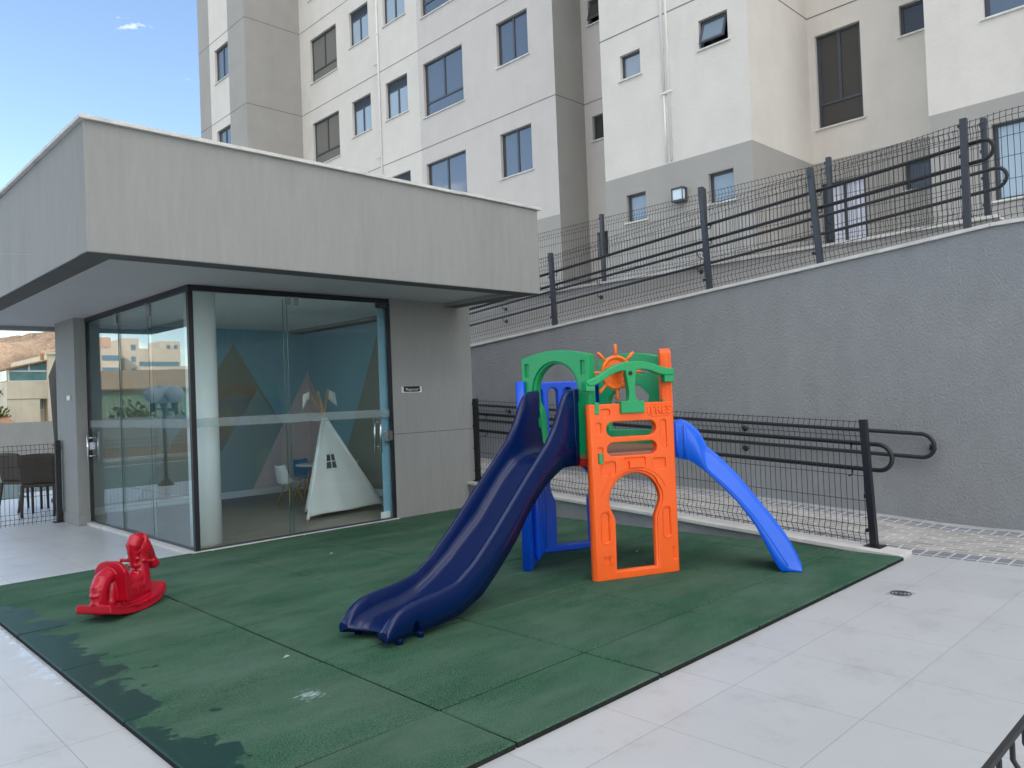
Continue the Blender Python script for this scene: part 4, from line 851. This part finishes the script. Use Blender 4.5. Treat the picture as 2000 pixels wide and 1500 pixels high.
# blue panels
mes = []
bo = [(-.345, 0), (.345, 0), (.355, .06), (.40, .9), (.41, 1.505), (.3, 1.512), (-.3, 1.512), (-.41, 1.505), (-.40, .9), (-.355, .06)]
bs = [rrect(s-.044, .98, s+.044, 1.455, .043) for s in (-.29, -.145, 0, .145, .29)]
plate('x', [bo, door_hole(.95)]+bs, .06, 'blue', None, face_T(66, .585), bev=.012, join=mes)
bb = MB(); T6 = face_T(66, .60)
bb.box((-.38, .97, .012), (.045, 1.47, .022), T=T6)
for s0 in (-.30, .30):
    bb.tube([T6@Vector((s0, z, -.045)) for z in (.10, .14, .40, .44)], .03, 10, rs=[.014, .028, .028, .012])
    bb.tube([T6@Vector((s0*1.05, z, -.04)) for z in (.02, .3, .7, .95)], .022, 10)
mes.append(mesh_of(bb)); join_meshes('back_panel', mes, ['blue'], PT)
mes = []
plate('x', [[(-.33, 0), (.36, 0), (.37, 1.51), (-.37, 1.51), (-.35, .5)], rrect(-.2, .95, .2, 1.38, .08)], .075, 'blue', None, face_T(126, .575), bev=.012, join=mes)
bb = MB(); T1 = face_T(126, .51)
for s0 in (-.20, -.02, .16): bb.tube([T1@Vector((s0, z, 0)) for z in (.05, .09, .5, .86, .9)], .03, 10, rs=[.012, .030, .034, .030, .012])
mes.append(mesh_of(bb)); join_meshes('side_panel', mes, ['blue'], PT)
# platform
b = MB(); b.prism([(.655*cos(radians(a+6)), .655*sin(radians(a+6))) for a in range(30, 390, 60)], .895, .94); b.build('platform', 'platform', PT, bevel=.008)
b = MB(); b.prism([(.66*cos(radians(a+6)), .66*sin(radians(a+6))) for a in range(30, 390, 60)], .845, .893); b.build('platform_rim', 'red_trim', PT, bevel=.008)
for a in (36, 336):
    b = MB(); v = Vector((cos(radians(a))*.64, sin(radians(a))*.64, 0)); b.tube([v, v+Vector((0, 0, .9))], .035, 12); b.build('leg', 'green', PT)
# slides
def interp(tab, x):
    for (a, va), (c, vc) in zip(tab[:-1], tab[1:]):
        if x <= c:
            q = (x-a)/(c-a) if c > a else 0; return va+(vc-va)*q
    return tab[-1][1]
def smooth_tab(tab, x, h=.035): return (interp(tab, max(tab[0][0], x-h))+2*interp(tab, x)+interp(tab, min(tab[-1][0], x+h)))/4
rimt = [(-.06, 1.437), (.06, 1.425), (.11, 1.398), (.16, 1.33), (.255, 1.165), (.35, 1.05), (.60, .838), (.82, .645), (1.0, .487), (1.18, .345), (1.33, .262), (1.48, .235), (1.64, .224), (1.74, .212), (1.80, .196), (1.85, .168), (1.885, .135), (1.905, .105), (1.915, .085)]
bedt = [(-.06, .955), (.1, .95), (.22, .935), (.33, .895), (.45, .80), (.72, .55), (1.03, .325), (1.2, .225), (1.36, .15), (1.5, .112), (1.65, .098), (1.78, .088), (1.85, .075), (1.89, .06), (1.915, .045)]
lowt = [(-.06, .86), (.18, .855), (.26, .82), (.33, .785), (.42, .735), (.60, .585), (.74, .425), (.93, .262), (1.11, .13), (1.31, .058), (1.5, .040), (1.66, .034), (1.915, .036)]
fc = Vector((.606*cos(radians(186)), .606*sin(radians(186)), 0)); sd_ = Vector((cos(radians(186)), sin(radians(186)), 0)); sw_ = Vector((cos(radians(276)), sin(radians(276)), 0))
def slide(name, m, fc, sd, sw, rim, bed, low, a0, a1, wo, wi, n=80, scoop=0, h_=.035):
    b = MB(); rings = []; wi0 = wi
    for i in range(n+1):
        a = a0+(a1-a0)*i/n; r = smooth_tab(rim, a, h_); e = smooth_tab(bed, a, h_); l_ = smooth_tab(low, a, h_); e = min(e, r-.012); e = max(e, l_+.01)
        r = max(r, e+.004); h = r-e
        wi = wi0-(.030*min(1, max(0, (a-1.70)/.2)) if scoop else 0); wb = wi-.012; lo_ = .098 if (scoop and 1.662 < a < 1.708) else l_; rr = min(.022, h*.45)
        half = [(wo-.004, lo_), (wo+.002, max((l_+r)/2, lo_+.004)), (wo, r-rr*1.2), (wo-rr*.25, r-rr*.45), (wo-rr*.85, r-.001), (wo-rr*1.5, r), (wi+rr*.6, r-rr*.35), (wi+rr*.1, r-rr*1.1), (wi, r-h*.55), (wb-.006, e+h*.18), (wb-.03, e+h*.03), (wb-.06, e), (wb*.5, e-.001), (0, e)]
        sec = [(-u, z) for u, z in half]+[(u, z) for u, z in half[::-1][1:]]+[(wo-.03, lo_+.002), (wo-.034, min(l_+.004, e-.004)), (0, min(l_+.01, e-.006)), (-wo+.034, min(l_+.004, e-.004)), (-wo+.03, lo_+.002)]
        q = max(0, (a-(a1-.34))/.34) if scoop else 0
        rings.append([fc+sd*(a-(scoop*q*q*max(0, 1-(abs(u)/wi)**4) if abs(u) < wi else 0))+sw*u+Vector((0, 0, z)) for u, z in sec])
    k = len(rings[0]); vs = [p for r_ in rings for p in r_]; fs = []
    for i in range(n):
        for j in range(k): j2 = (j+1) % k; fs.append((i*k+j, i*k+j2, (i+1)*k+j2, (i+1)*k+j))
    b.add(vs, fs, 0, True); b.add(rings[0], [tuple(range(k))]); b.add(rings[-1], [tuple(range(k-1, -1, -1))])
    return b.build(name, m, PT)
sl = slide('slide', 'navy', fc, sd_, sw_, rimt, bedt, lowt, -.06, 1.915, .215, .168, n=150, scoop=.10, h_=.022)
for a, u in ((1.80, .185), (1.80, -.185), (1.635, .185), (1.635, -.185)):
    b = MB(); p = fc+sd_*a+sw_*u; b.tube([p+Vector((0, 0, .0)), p+Vector((0, 0, .05))], .022, 16); b.build('foot', 'navy', sl)
b = MB()   # ribs where the slide hooks on the tower, and its moulded trace lines
for a in (.02, -.045): 
    b.tube([fc+sd_*a+sw_*.218+Vector((0, 0, z)) for z in (.875, 1.1, 1.30, 1.425)], .006, 6)
pr_ = [(.2+.5*i/8, 1.05-.5*i/8) for i in range(9)]
b.tube([fc+sd_*.17+sw_*.217+Vector((0, 0, 1.03))+(sd_*cos(t_)+Vector((0, 0, sin(t_))))*.052 for t_ in [2*pi*i/24*.86+.3 for i in range(25)]], .0016, 5)
b.build('moulded_rib', 'navy', sl)
b = MB()
p = fc+sd_*.62+sw_*.2; b.box(p+Vector((-.05, -.02, -.18)), p+Vector((.03, .02, -.03)))
# blue small slide (seen from outside)
a_ = radians(300); sd2 = Vector((cos(a_), sin(a_), 0)); sw2 = Vector((cos(a_-pi/2), sin(a_-pi/2), 0)); c2 = Vector((2.93, .66, 0))-Vector((2.81, 1.34, 0)); W2 = .185
fc2 = c2-sw2*W2
rim2 = [(-.01, 1.155), (.037, 1.158), (.113, 1.114), (.17, 1.055), (.205, .985), (.225, .935), (.331, .838), (.452, .706), (.571, .548), (.688, .392), (.804, .225), (.86, .11), (.895, .02)]
low2 = [(-.01, .875), (.044, .855), (.10, .85), (.201, .775), (.325, .655), (.445, .523), (.563, .355), (.632, .21), (.69, .08), (.735, .004), (.90, .002)]
bed2 = [(-.01, .93), (.08, .925), (.16, .89), (.25, .82), (.35, .74), (.45, .62), (.57, .46), (.69, .30), (.80, .13), (.86, .04), (.9, .01)]
rim2 = rim2[:-2]+[(.86, .112), (.887, .055)]
rid2 = [(-.01, 1.14), (.10, 1.095), (.16, 1.00), (.194, .90), (.227, .786), (.386, .635), (.542, .450), (.659, .268), (.75, .115), (.80, .03), (.887, .012)]
b = MB(); rings = []; n = 110
for i in range(n+1):
    a = -.01+.897*i/n; r = smooth_tab(rim2, a, .010); e = smooth_tab(bed2, a, .02); l_ = max(.001, smooth_tab(low2, a, .010)); g_ = min(max(smooth_tab(rid2, a, .012), l_+.006), r-.004)
    e = max(min(e, r-.015), l_+.008); W = W2
    half = [(W-.003, l_), (W, l_+.004), (W, (l_+g_)/2), (W, g_-.004), (W-.004, g_+.003), (W-.022, g_+(r-g_)*.45), (W-.036, r-(r-g_)*.10), (W-.044, r), (W-.054, r), (W-.062, r-.008), (W-.072, e+(r-e)*.4), (W-.085, e+.004), (W-.11, e), (0, e)]
    sec = [(-u, z) for u, z in half]+[(u, z) for u, z in half[::-1][1:]]+[(W-.03, l_+.002), (0, l_+.004), (-W+.03, l_+.002)]
    rings.append([fc2+sd2*a+sw2*u+Vector((0, 0, z)) for u, z in sec])
k = len(rings[0]); vs = [p for r_ in rings for p in r_]; fs = [(i*k+j, i*k+(j+1) % k, (i+1)*k+(j+1) % k, (i+1)*k+j) for i in range(n) for j in range(k)]
b.add(vs, fs, 0, True); b.add(rings[0], [tuple(range(k))]); b.add(rings[-1], [tuple(range(k-1, -1, -1))])
s2 = b.build('slide', 'sky_blue', PT)
b = MB(); b.tube([fc2+sd2*a+sw2*(W2-.001)+Vector((0, 0, smooth_tab(rid2, a, .012))) for a in [.19+.6*i/30 for i in range(31)]], .004, 6); b.build('moulded_rib', 'sky_blue', s2)
b = MB()
b.tube([fc2+sd2*.072+sw2*(W2-.002)+Vector((0, 0, z)) for z in (.865, 1.0, 1.125)], .012, 8)
b.tube([fc2+sd2*.012+sw2*(W2-.004)+Vector((0, 0, z)) for z in (.88, 1.0, 1.15)], .012, 8)
b.build('hook_rib', 'sky_blue', s2)

# ------------------------------------------------------------------ rocking horse
t = thing('rocking_horse', 'red plastic rocking horse toy with handlebar on the green rubber floor', 'rocking horse', (-.335, 3.07, .0), radians(36))
def arcz(x): return x*x/(2*.95)
b = MB()
N_ = 24
for i in range(N_):
    xa, xb = -.34+.68*i/N_, -.34+.68*(i+1)/N_
    def wd(x): return .135 if x < .12 else .135-.055*((x-.12)/.22)**2
    wa, wb = wd(xa), wd(xb)
    b.hexa([(xa, -wa, arcz(xa)+.004), (xb, -wb, arcz(xb)+.004), (xb, wb, arcz(xb)+.004), (xa, wa, arcz(xa)+.004), (xa, -wa+.012, arcz(xa)+.062), (xb, -wb+.012, arcz(xb)+.062), (xb, wb-.012, arcz(xb)+.062), (xa, wa-.012, arcz(xa)+.062)])
R_ = Matrix.Rotation
b.sphere((.02, 0, .125), 1, 24, 14, sc=(.185, .078, .10))           # body
b.box((-.12, -.07, .04), (.17, .07, .15))
b.tube([(-.11, 0, .20), (.02, 0, .178), (.13, 0, .205)], .06, 14)       # saddle
b.tube([(.13, 0, .10), (.145, 0, .20), (.150, 0, .30), (.150, 0, .38), (.135, 0, .42)], .07, 16, rs=[.085, .072, .058, .058, .05])   # neck
b.sphere((.165, 0, .405), 1, 20, 12, sc=(.08, .068, .08))
b.tube([(.175, 0, .405), (.225, 0, .355), (.275, 0, .29), (.30, 0, .262)], .05, 14, rs=[.07, .056, .042, .046])   # muzzle
b.sphere((.298, 0, .262), 1, 14, 10, sc=(.05, .047, .038))
b.tube([(.215, 0, .455), (.165, 0, .478), (.11, 0, .468), (.075, 0, .43), (.07, 0, .39)], .03, 12, rs=[.02, .040, .052, .050, .032])  # mane
b.tube([(.085, 0, .39), (.08, 0, .34), (.08, 0, .29)], .03, 12, rs=[.045, .030, .02])
for s in (-1, 1):
    b.tube([(.165, s*.04, .45), (.16, s*.052, .50)], .02, 8, rs=[.026, .010])
    b.tube([(.13, s*.03, .315), (.125, s*.125, .32)], .0125, 10)
    b.sphere((.125, s*.128, .32), .016, 10, 8)
for z in (.34, .29, .24): b.tube([(.085+.0*z, -.045, z), (.072, 0, z+.004), (.085, .045, z)], .014, 8)
for i in range(14):   # backrest
    ya, yb = -.118+.236*i/14, -.118+.236*(i+1)/14
    def hh(y): return .375-.075*abs(y/.118)**4
    def xx(y): return .9*y*y
    b.hexa([(-.15+xx(ya)*.4, ya, .10), (-.09+xx(ya)*.4, ya, .10), (-.09+xx(yb)*.4, yb, .10), (-.15+xx(yb)*.4, yb, .10), (-.185+xx(ya), ya, hh(ya)), (-.145+xx(ya), ya, hh(ya)), (-.145+xx(yb), yb, hh(yb)), (-.185+xx(yb), yb, hh(yb))])
tl = [(-.14, 0, .275), (-.20, 0, .285), (-.25, 0, .262), (-.283, 0, .21), (-.288, 0, .15), (-.275, 0, .10), (-.26, 0, .06)]
b.tube(tl, .045, 14, rs=[.04, .055, .058, .056, .052, .048, .055])
b.tube([(-.15, 0, .24), (-.165, 0, .18), (-.17, 0, .12), (-.19, 0, .085), (-.24, 0, .08)], .04, 12)
for z, x in ((.235, -.278), (.18, -.29), (.13, -.284)): b.tube([(x-.035, -.03, z), (x-.052, 0, z), (x-.035, .03, z)], .012, 8)
o = b.build('body', 'red_plastic', t)
m_ = o.modifiers.new('r', 'REMESH'); m_.mode = 'VOXEL'; m_.voxel_size = .0045; m_.use_smooth_shade = True
m_ = o.modifiers.new('s', 'SMOOTH'); m_.factor = .6; m_.iterations = 6
b = MB()
for s in (-1, 1): b.sphere((.205, s*.052, .405), .011, 10, 8)
b.build('eye', 'black', t)
b = MB(); b.tube([(-.3+.05*i, -.137+(.0 if i < 9 else .004*(i-8)), arcz(-.3+.05*i)+.058) for i in range(12)], .003, 6)
for x in (-.06, .08): b.tube([(x-.04, -.133, arcz(x)+.063), (x-.025, -.136, arcz(x)+.045), (x+.025, -.136, arcz(x)+.045), (x+.04, -.133, arcz(x)+.063)], .004, 6)
b.build('rocker_trim', 'red_plastic', t)
b = MB(); b.tube([(.0+.011*i, -.0805-(.002), .155+.004*(i % 2)) for i in range(7)], .0022, 5); b.tube([(.088+.012*cos(a), -.079, .157+.012*sin(a)) for a in [2*pi*i/14 for i in range(15)]], .0022, 5); b.tube([(.0, -.0825, .138), (.085, -.080, .142)], .0015, 5); b.build('moulded_mark', 'red_plastic', t)

# ------------------------------------------------------------------ small ground things
t = thing('floor_drain', 'small square metal drain set in the pale floor tiles', 'drain', (3.29, -.83, -.03), radians(0))
b = MB(); b.box((-.075, -.075, 0), (.075, .075, .0025)); fr = b.build('frame', 'mortar', t)
b = MB(); 
for r_ in (.02, .042, .062): b.tube([(r_*cos(a), r_*sin(a), .0035) for a in [2*pi*i/20 for i in range(20)]], .004, 6, closed=True)
b.build('grate', 'dark_metal', t)
def scrap(p, lab, s=.02):
    b = MB(); b.add([(p[0]-s, p[1], .001), (p[0], p[1]-s*.5, .006), (p[0]+s, p[1]+s*.2, .003), (p[0]+s*.2, p[1]+s*.6, .009)], [(0, 1, 2, 3)])
    o = b.build('dry_leaf', 'litter', label=lab, cat='litter'); m = o.modifiers.new('s', 'SOLIDIFY'); m.thickness = .002
scrap((-.10, 1.22), 'pale dry leaf scrap lying on the long seam in front of the navy slide', .022)
scrap((3.30, 1.35), 'pale scrap on the rubber floor seen through the orange panel doorway', .018)
scrap((1.62, 3.6), 'pale curled scrap on the rubber floor left of the navy slide', .02)

# ------------------------------------------------------------------ pool side
b = MB(); b.box((-9, 12.9, -.029), (1.2, 21.6, -.024)); b.box((1.2, 13.8, -.029), (8.2, 21.6, -.024)); 
b.build('pool_water', 'water_glass', kind='structure')
wm = M['water_glass'].node_tree; p = wm.nodes['Principled BSDF']; p.inputs['Base Color'].default_value = (.03, .17, .21, 1); p.inputs['Roughness'].default_value = .06; p.inputs['IOR'].default_value = 1.33
nn = wm.nodes.new('ShaderNodeTexNoise'); nn.inputs['Scale'].default_value = 3; bp = wm.nodes.new('ShaderNodeBump'); bp.inputs['Strength'].default_value = .15; wm.links.new(nn.outputs[0], bp.inputs['Height']); wm.links.new(bp.outputs[0], p.inputs['Normal'])
b = MB(); b.box((-9.3, 21.6, -.029), (8.2, 21.9, .02)); b.box((-9, 18.9, -.0295), (8.2, 19.05, -.018)); b.build('pool_coping', 'stone', kind='structure')
t = thing('parapet_wall', 'plain grey boundary wall beyond the pool', 'wall', (0, 23.2, 0))
b = MB(); b.box((-38, 0, -.03), (9.3, .2, 1.2)); b.build('wall', 'stucco_pav', t)
b = MB(); b.box((-38, -.03, -.03), (9.3, -.002, .26)); b.build('base_course', 'brownstone', t)
def pchair(loc, rz, lab, first=None):
    if first: return dup(first, loc, rz, lab)
    t = thing('pool_chair', lab, 'chair', loc, rz, group='brown chairs at the pool table')
    b = MB(); nx = 8; ny = 8; vs = []
    for j in range(ny+1):
        for i in range(nx+1):
            u = i/nx*2-1; v = j/ny; vs.append((u*(.20+.04*v), -.22-.10*v+.03*(1-u*u), .44+.42*v+.02*(1-u*u)*v))
    b.add(vs, [(j*(nx+1)+i, j*(nx+1)+i+1, (j+1)*(nx+1)+i+1, (j+1)*(nx+1)+i) for j in range(ny) for i in range(nx)], 0, True); o = b.build('backrest', 'rattan', t); m = o.modifiers.new('s', 'SOLIDIFY'); m.thickness = .025
    b = MB(); b.box((-.22, -.23, .41), (.22, .22, .455)); b.build('seat', 'rattan', t, bevel=.015)
    for sx in (-1, 1):
        b = MB(); b.tube([(sx*.20, -.30, 0), (sx*.205, -.24, .3), (sx*.21, -.22, .44)], .022, 6, rs=[.018, .024, .026]); b.build('leg', 'rattan', t)
        b = MB(); b.tube([(sx*.20, .20, 0), (sx*.20, .19, .44)], .02, 6, rs=[.017, .022]); b.build('leg', 'rattan', t)
    return t
pc = pchair((.74, 9.9, -.03), radians(-28), 'brown woven chair nearest the pavilion pillar, behind the pool fence')
pchair((.70, 10.75, -.03), radians(-62), 'brown woven chair farther left, nearer the pool water', pc)
t = thing('pool_table', 'dark table with white top half hidden behind the pool fence post', 'table', (1.25, 10.35, -.03))
b = MB(); b.box((-.4, -.4, .72), (.4, .4, .75)); b.build('tabletop', 'white_plastic', t, bevel=.004)
for sx in (-1, 1):
    for sy in (-1, 1): b = MB(); b.tube([(sx*.36, sy*.36, 0), (sx*.36, sy*.36, .72)], .02, 6); b.build('leg', 'rattan', t)
t = thing('closed_umbrella', 'closed dark grey parasol hanging just behind the pavilion pillar', 'umbrella', (1.43, 11.5, -.03))
b = MB(); b.lathe([(.06, .95), (.15, .98), (.17, 1.3), (.19, 1.75), (.21, 2.05), (.10, 2.35), (.03, 2.6)], n=14); b.build('canopy', 'umbrella', t)
b = MB(); b.tube([(.0, 0, 0), (0, 0, 2.7)], .025, 10); b.lathe([(.22, 0), (.22, .06)], n=20); b.build('pole', 'dark_metal', t)

# ------------------------------------------------------------------ houses, trees, hill
def leaves(b, c, r, n, s, sc=(1, 1, 1), seed=0):
    R0 = random.Random(seed)
    cl = [(Vector((R0.gauss(0, .45), R0.gauss(0, .45), R0.gauss(0, .4))), R0.uniform(.25, .5)) for _ in range(max(5, n//70))]
    for _ in range(n):
        q, rr = R0.choice(cl); d = Vector((R0.gauss(0, 1), R0.gauss(0, 1), R0.gauss(0, 1))).normalized()*rr*R0.random()**.4
        p = q+d; p = Vector((p.x*r*sc[0], p.y*r*sc[1], p.z*r*sc[2]))+Vector(c)
        a = Vector((R0.gauss(0, 1), R0.gauss(0, 1), R0.gauss(0, 1))).normalized(); e = a.orthogonal().normalized(); g = a.cross(e); ss = s*R0.uniform(.6, 1.3)
        b.add([p-e*ss, p+g*ss*.5, p+e*ss, p-g*ss*.5], [(0, 1, 2, 3)], R0.choice((0, 0, 1)))
def tree(name, loc, h, r, label, n=1500, s=.09, seed=1, group=None, mats=('leaf', 'leaf_yellow')):
    t = thing(name, label, 'tree', loc, group=group); b = MB(); R0 = random.Random(seed)
    b.tube([(0, 0, 0), (.05*r, 0, h*.35), (0, .05*r, h*.6)], .1, 8, rs=[.05*r+.05, .04*r+.03, .03])
    for k in range(6):
        a = R0.uniform(0, 2*pi); b.tube([(0, 0, h*.4), (cos(a)*r*.5, sin(a)*r*.5, h*.8)], .03, 6, rs=[.04, .015])
    b.build('trunk', 'bark', t); b = MB(); leaves(b, (0, 0, h*.75), r, n, s, seed=seed); b.build('crown', list(mats), t)
G0 = -7
t = thing('house', 'cream rendered house with slanted glazed balcony, tallest beyond the pool wall', 'house', (6.8, 38, G0)); HO = Vector((6.8, 38, G0))
def hb(name, boxes, m, par, O=HO):
    b = MB()
    for a, c in boxes: b.box(Vector(a)-O, Vector(c)-O)
    return b.build(name, m, par)
hb('wall', [((5.86, 38, G0), (7.15, 44, 2.96)), ((7.15, 38.6, G0), (7.45, 44, 2.96)), ((7.15, 38, 2.15), (7.45, 38.6, 2.96))], 'cream', t)
hb('tower_wall', [((7.45, 37.9, G0), (9.2, 45, 4.2))], 'cream', t)
hb('string_course', [((5.86, 37.985, 2.14), (7.15, 38, 2.17))], 'brownstone', t)
fr = hb('balcony_frame', [((5.92, 38.02, 2.96), (5.97, 38.07, 3.5)), ((6.72, 38.02, 3.42), (6.78, 38.07, 3.75)), ((5.92, 38.01, 3.40), (7.45, 38.06, 3.46)), ((5.92, 38.01, 2.965), (7.45, 38.06, 3.0))], 'white_plastic', t)
hb('balcony_glass', [((5.97, 38.03, 3.0), (7.45, 38.04, 3.40))], 'glass_green', t)
b = MB(); b.add([Vector(v)-HO for v in ((5.97, 38.04, 3.46), (7.45, 38.04, 3.46), (7.45, 38.04, 3.88), (5.97, 38.04, 3.50))], [(0, 1, 2, 3)]); b.add([Vector(v)-HO for v in ((5.9, 38.1, 3.0), (5.9, 44, 3.0), (5.9, 44, 3.5), (5.9, 38.1, 3.5))], [(0, 1, 2, 3)]); o = b.build('balcony_glass', 'glass_green', t); m_ = o.modifiers.new('s', 'SOLIDIFY'); m_.thickness = .02
b = MB(); b.hexa([Vector(v)-HO for v in ((5.80, 37.8, 3.49), (7.45, 37.8, 3.89), (7.45, 44.2, 3.89), (5.80, 44.2, 3.49), (5.80, 37.8, 3.55), (7.45, 37.8, 3.96), (7.45, 44.2, 3.96), (5.80, 44.2, 3.55))]); b.build('roof', 'tile_roof', t)
hb('parapet', [((7.40, 37.8, 4.2), (9.25, 37.95, 4.30))], 'cream', t); hb('chimney', [((7.34, 38.4, 3.98), (7.46, 38.6, 4.28))], 'tile_roof', t)
wn = hb('window', [((7.22, 38.57, 1.62), (7.43, 38.598, 2.1))], 'white_plastic', t); hb('pane', [((7.26, 38.56, 1.66), (7.31, 38.569, 2.06)), ((7.34, 38.56, 1.66), (7.40, 38.569, 2.06))], 'glass_green', wn)
t = thing('house', 'white house wall low at the far left edge behind the tree', 'house', (6.5, 52, G0)); HO = Vector((6.5, 52, G0))
hb('wall', [((3.5, 52, G0), (7.9, 58, 4.9))], 'paint_white', t, HO); b = MB(); b.hexa([Vector(v)-HO for v in ((3.2, 51.7, 3.0), (8, 51.7, 3.0), (8, 51.98, 3.3), (3.2, 51.98, 3.3), (3.2, 51.7, 3.1), (8, 51.7, 3.1), (8, 51.98, 3.4), (3.2, 51.98, 3.4))]); b.build('awning_roof', 'tile_roof', t)
t = thing('house', 'low orange roofed house under the tree at the left edge', 'house', (5.2, 34, G0)); HO = Vector((5.2, 34, G0))
hb('wall', [((3.2, 34.4, G0), (5.3, 37, .95))], 'cream', t, HO); b = MB(); b.hexa([Vector(v)-HO for v in ((3, 34, .95), (5.42, 34, .95), (5.42, 37, 1.5), (3, 37, 1.9), (3, 34, 1.05), (5.42, 34, 1.05), (5.42, 37, 1.6), (3, 37, 2.0))]); b.build('roof', 'tile_roof', t)
tree('tree', (4.05, 36.2, G0), 11.6, 1.15, 'yellow green tree at the far left edge beside the cream house', 2600, .10, 5)
# hill
def hz(x, y):
    d = sqrt((x-150)**2/230**2 + (y-470)**2/130**2)
    import mathutils
    n = mathutils.noise.fractal(Vector((x*.012, y*.012, 3)), 1.0, 2.2, 6)
    n2 = mathutils.noise.fractal(Vector((x*.05, y*.05, 9)), 1.0, 2.2, 5)
    return -8+max(0, 1-d*d)*(55+9*n)+2.2*n2*max(0, 1-d)*2
grid('hill', lambda u, v: ((lambda x, y: (x, y, hz(x, y)))(-120+620*u, 330+300*v)), 180, 110, 'hill', kind='structure')

# ------------------------------------------------------------------ what the glass corner mirrors: terrace lamp, street, skyline
t = thing('globe_lamp', 'terrace lamp post with three round globes, mirrored in the pavilion glass', 'lamp', (-1.62, 12.4, -.03))
b = MB(); b.tube([(0, 0, 0), (0, 0, 1.5)], .035, 10); b.lathe([(.16, 0), (.12, .05), (.04, .12)], n=16); b.tube([(-.2, 0, 1.45), (.2, 0, 1.45)], .014, 8); b.tube([(0, 0, 1.45), (-.08, .2, 1.45)], .014, 8); b.build('post', 'black_metal', t)
for x, y in ((-.2, 0), (.2, 0), (-.08, .22)):
    b = MB(); b.lathe([(.05, 1.40), (.06, 1.5), (.075, 1.56)], c=(x, y, 0), n=12); cup = b.build('lamp_holder', 'black_metal', t); b = MB(); b.sphere((x, y, 1.72), .175, 24, 16); b.build('globe', 'globe', cup)
t = thing('warehouse', 'long low building with tan pitched roof, mirrored in the pavilion glass', 'building', (-16, 50, G0)); HO = Vector((-16, 50, G0))
hb('wall', [((-34, 50, G0), (-7, 62, 3.0))], 'cream', t, HO); b = MB(); b.hexa([Vector(v)-HO for v in ((-35, 49, 3.0), (-6, 49, 2.7), (-6, 56, 4.1), (-35, 56, 4.6), (-35, 49, 3.1), (-6, 49, 2.8), (-6, 56, 4.2), (-35, 56, 4.7))]); b.build('roof', 'tan_roof', t)
t = thing('street_fence', 'pale green slatted street fence, mirrored in the pavilion glass', 'fence', (-12, 44, G0)); b = MB()
for i in range(90): b.box((-14+i*.25, 0, 0), (-14+i*.25+.15, .04, 9.3))
for z in (7.6, 9.2): b.box((-14, .04, z), (8.5, .08, z+.08))
b.build('slat_panel', 'green_fence', t)
for i, (x, y) in enumerate(((-6.4, 34.5), (-8.2, 35), (-10.3, 36), (-12.6, 36.6))): tree('street_tree', (x, y, G0), 9.0, 1.7, ['low round tree nearest the white wall, mirrored in the glass', 'second low tree from the lamp post, mirrored in the glass', 'third low tree from the lamp post, mirrored in the glass', 'last low tree from the lamp post, mirrored in the glass'][i], 900, .16, 20+i, group='street trees mirrored in the glass')
def tower(x0, x1, y, d, h, m, lab, rows=True):
    t = thing('tower_block', lab, 'building', ((x0+x1)/2, y, G0), group='distant skyline towers mirrored in the glass'); O = Vector(((x0+x1)/2, y, G0))
    hb('wall', [((x0, y, G0), (x1, y+d, h))], m, t, O)
    b = MB(); z = 2.
    while z < h-2:
        xx = x0+.8
        while xx < x1-1.4:
            if rows: b.box(Vector((xx, y-.05, z))-O, Vector((xx+1.1, y-.01, z+1.4))-O)
            xx += 2.2
        if not rows: b.box(Vector((x0+.3, y-.05, z))-O, Vector((x1-.3, y-.01, z+1.3))-O)
        z += 3
    if b.v: b.build('window_rows', 'tower_glass', t)
tower(-60, -55.5, 200, 12, 17, 'tower_pale', 'white skyline tower with ribbon windows, mirrored', False); tower(-62.5, -57.5, 215, 12, 21, 'tower_pink', 'pinkish skyline tower, mirrored in the glass corner')
tower(-66, -62.5, 205, 10, 20, 'tower_pale', 'slim pale skyline tower beside the pinkish one, mirrored'); tower(-71, -65, 230, 12, 18, 'tower_glass', 'grey blue skyline block between the towers, mirrored', False)
tower(-84, -72, 225, 14, 19, 'tower_pale', 'wide beige slab block on the skyline, mirrored', False); tower(-90, -84, 240, 10, 22.5, 'tower_pale', 'tall cream tower at the end of the skyline, mirrored'); tower(-83, -77, 205, 10, 13, 'tower_pale', 'low cream block in front of the slab, mirrored')
# neighbouring block the front glass looks at
t = thing('annex_building', 'grey two storey annex facing the pavilion, mirrored in the front glass', 'building', (12, -14.5, -.03)); HO = Vector((12, -14.5, -.03))
hb('wall', [((5.2, -20, -.03), (11.4, -14.5, 6.6))], 'paint_grey', t, HO); hb('roof', [((5.0, -20.2, 6.6), (11.6, -14.3, 6.75))], 'stone', t, HO); hb('band', [((5.15, -14.49, 2.7), (11.4, -14.42, 2.82))], 'stone', t, HO)
for x in (5.8, 7.6, 9.4): w_ = hb('window', [((x, -14.49, 3.6), (x+1.1, -14.44, 5.3))], 'white_plastic', t, HO); hb('pane', [((x+.06, -14.44, 3.66), (x+.52, -14.43, 5.24)), ((x+.58, -14.44, 3.66), (x+1.04, -14.43, 5.24))], 'pane_blue', w_, HO)

t = thing('apartment_building', 'added grey tower, unseen left of the camera, there to shade the scene', 'building', (-23, -14, -.03)); HO = Vector((-23, -14, -.03))  # added tower outside the view, keeps skylight off the left-facing walls
hb('wall', [((-32, -14, -3), (-16, 5, 30))], 'paint_grey', t, HO)
for y in range(-12, 4, 5):
    for k in range(10): w_ = hb('window', [((-16, y, 1.+2.84*k), (-15.96, y+1.8, 2.3+2.84*k))], 'frame_metal', t, HO); hb('pane', [((-15.96, y+.06, 1.06+2.84*k), (-15.95, y+1.74, 2.24+2.84*k))], 'pane_blue', w_, HO)
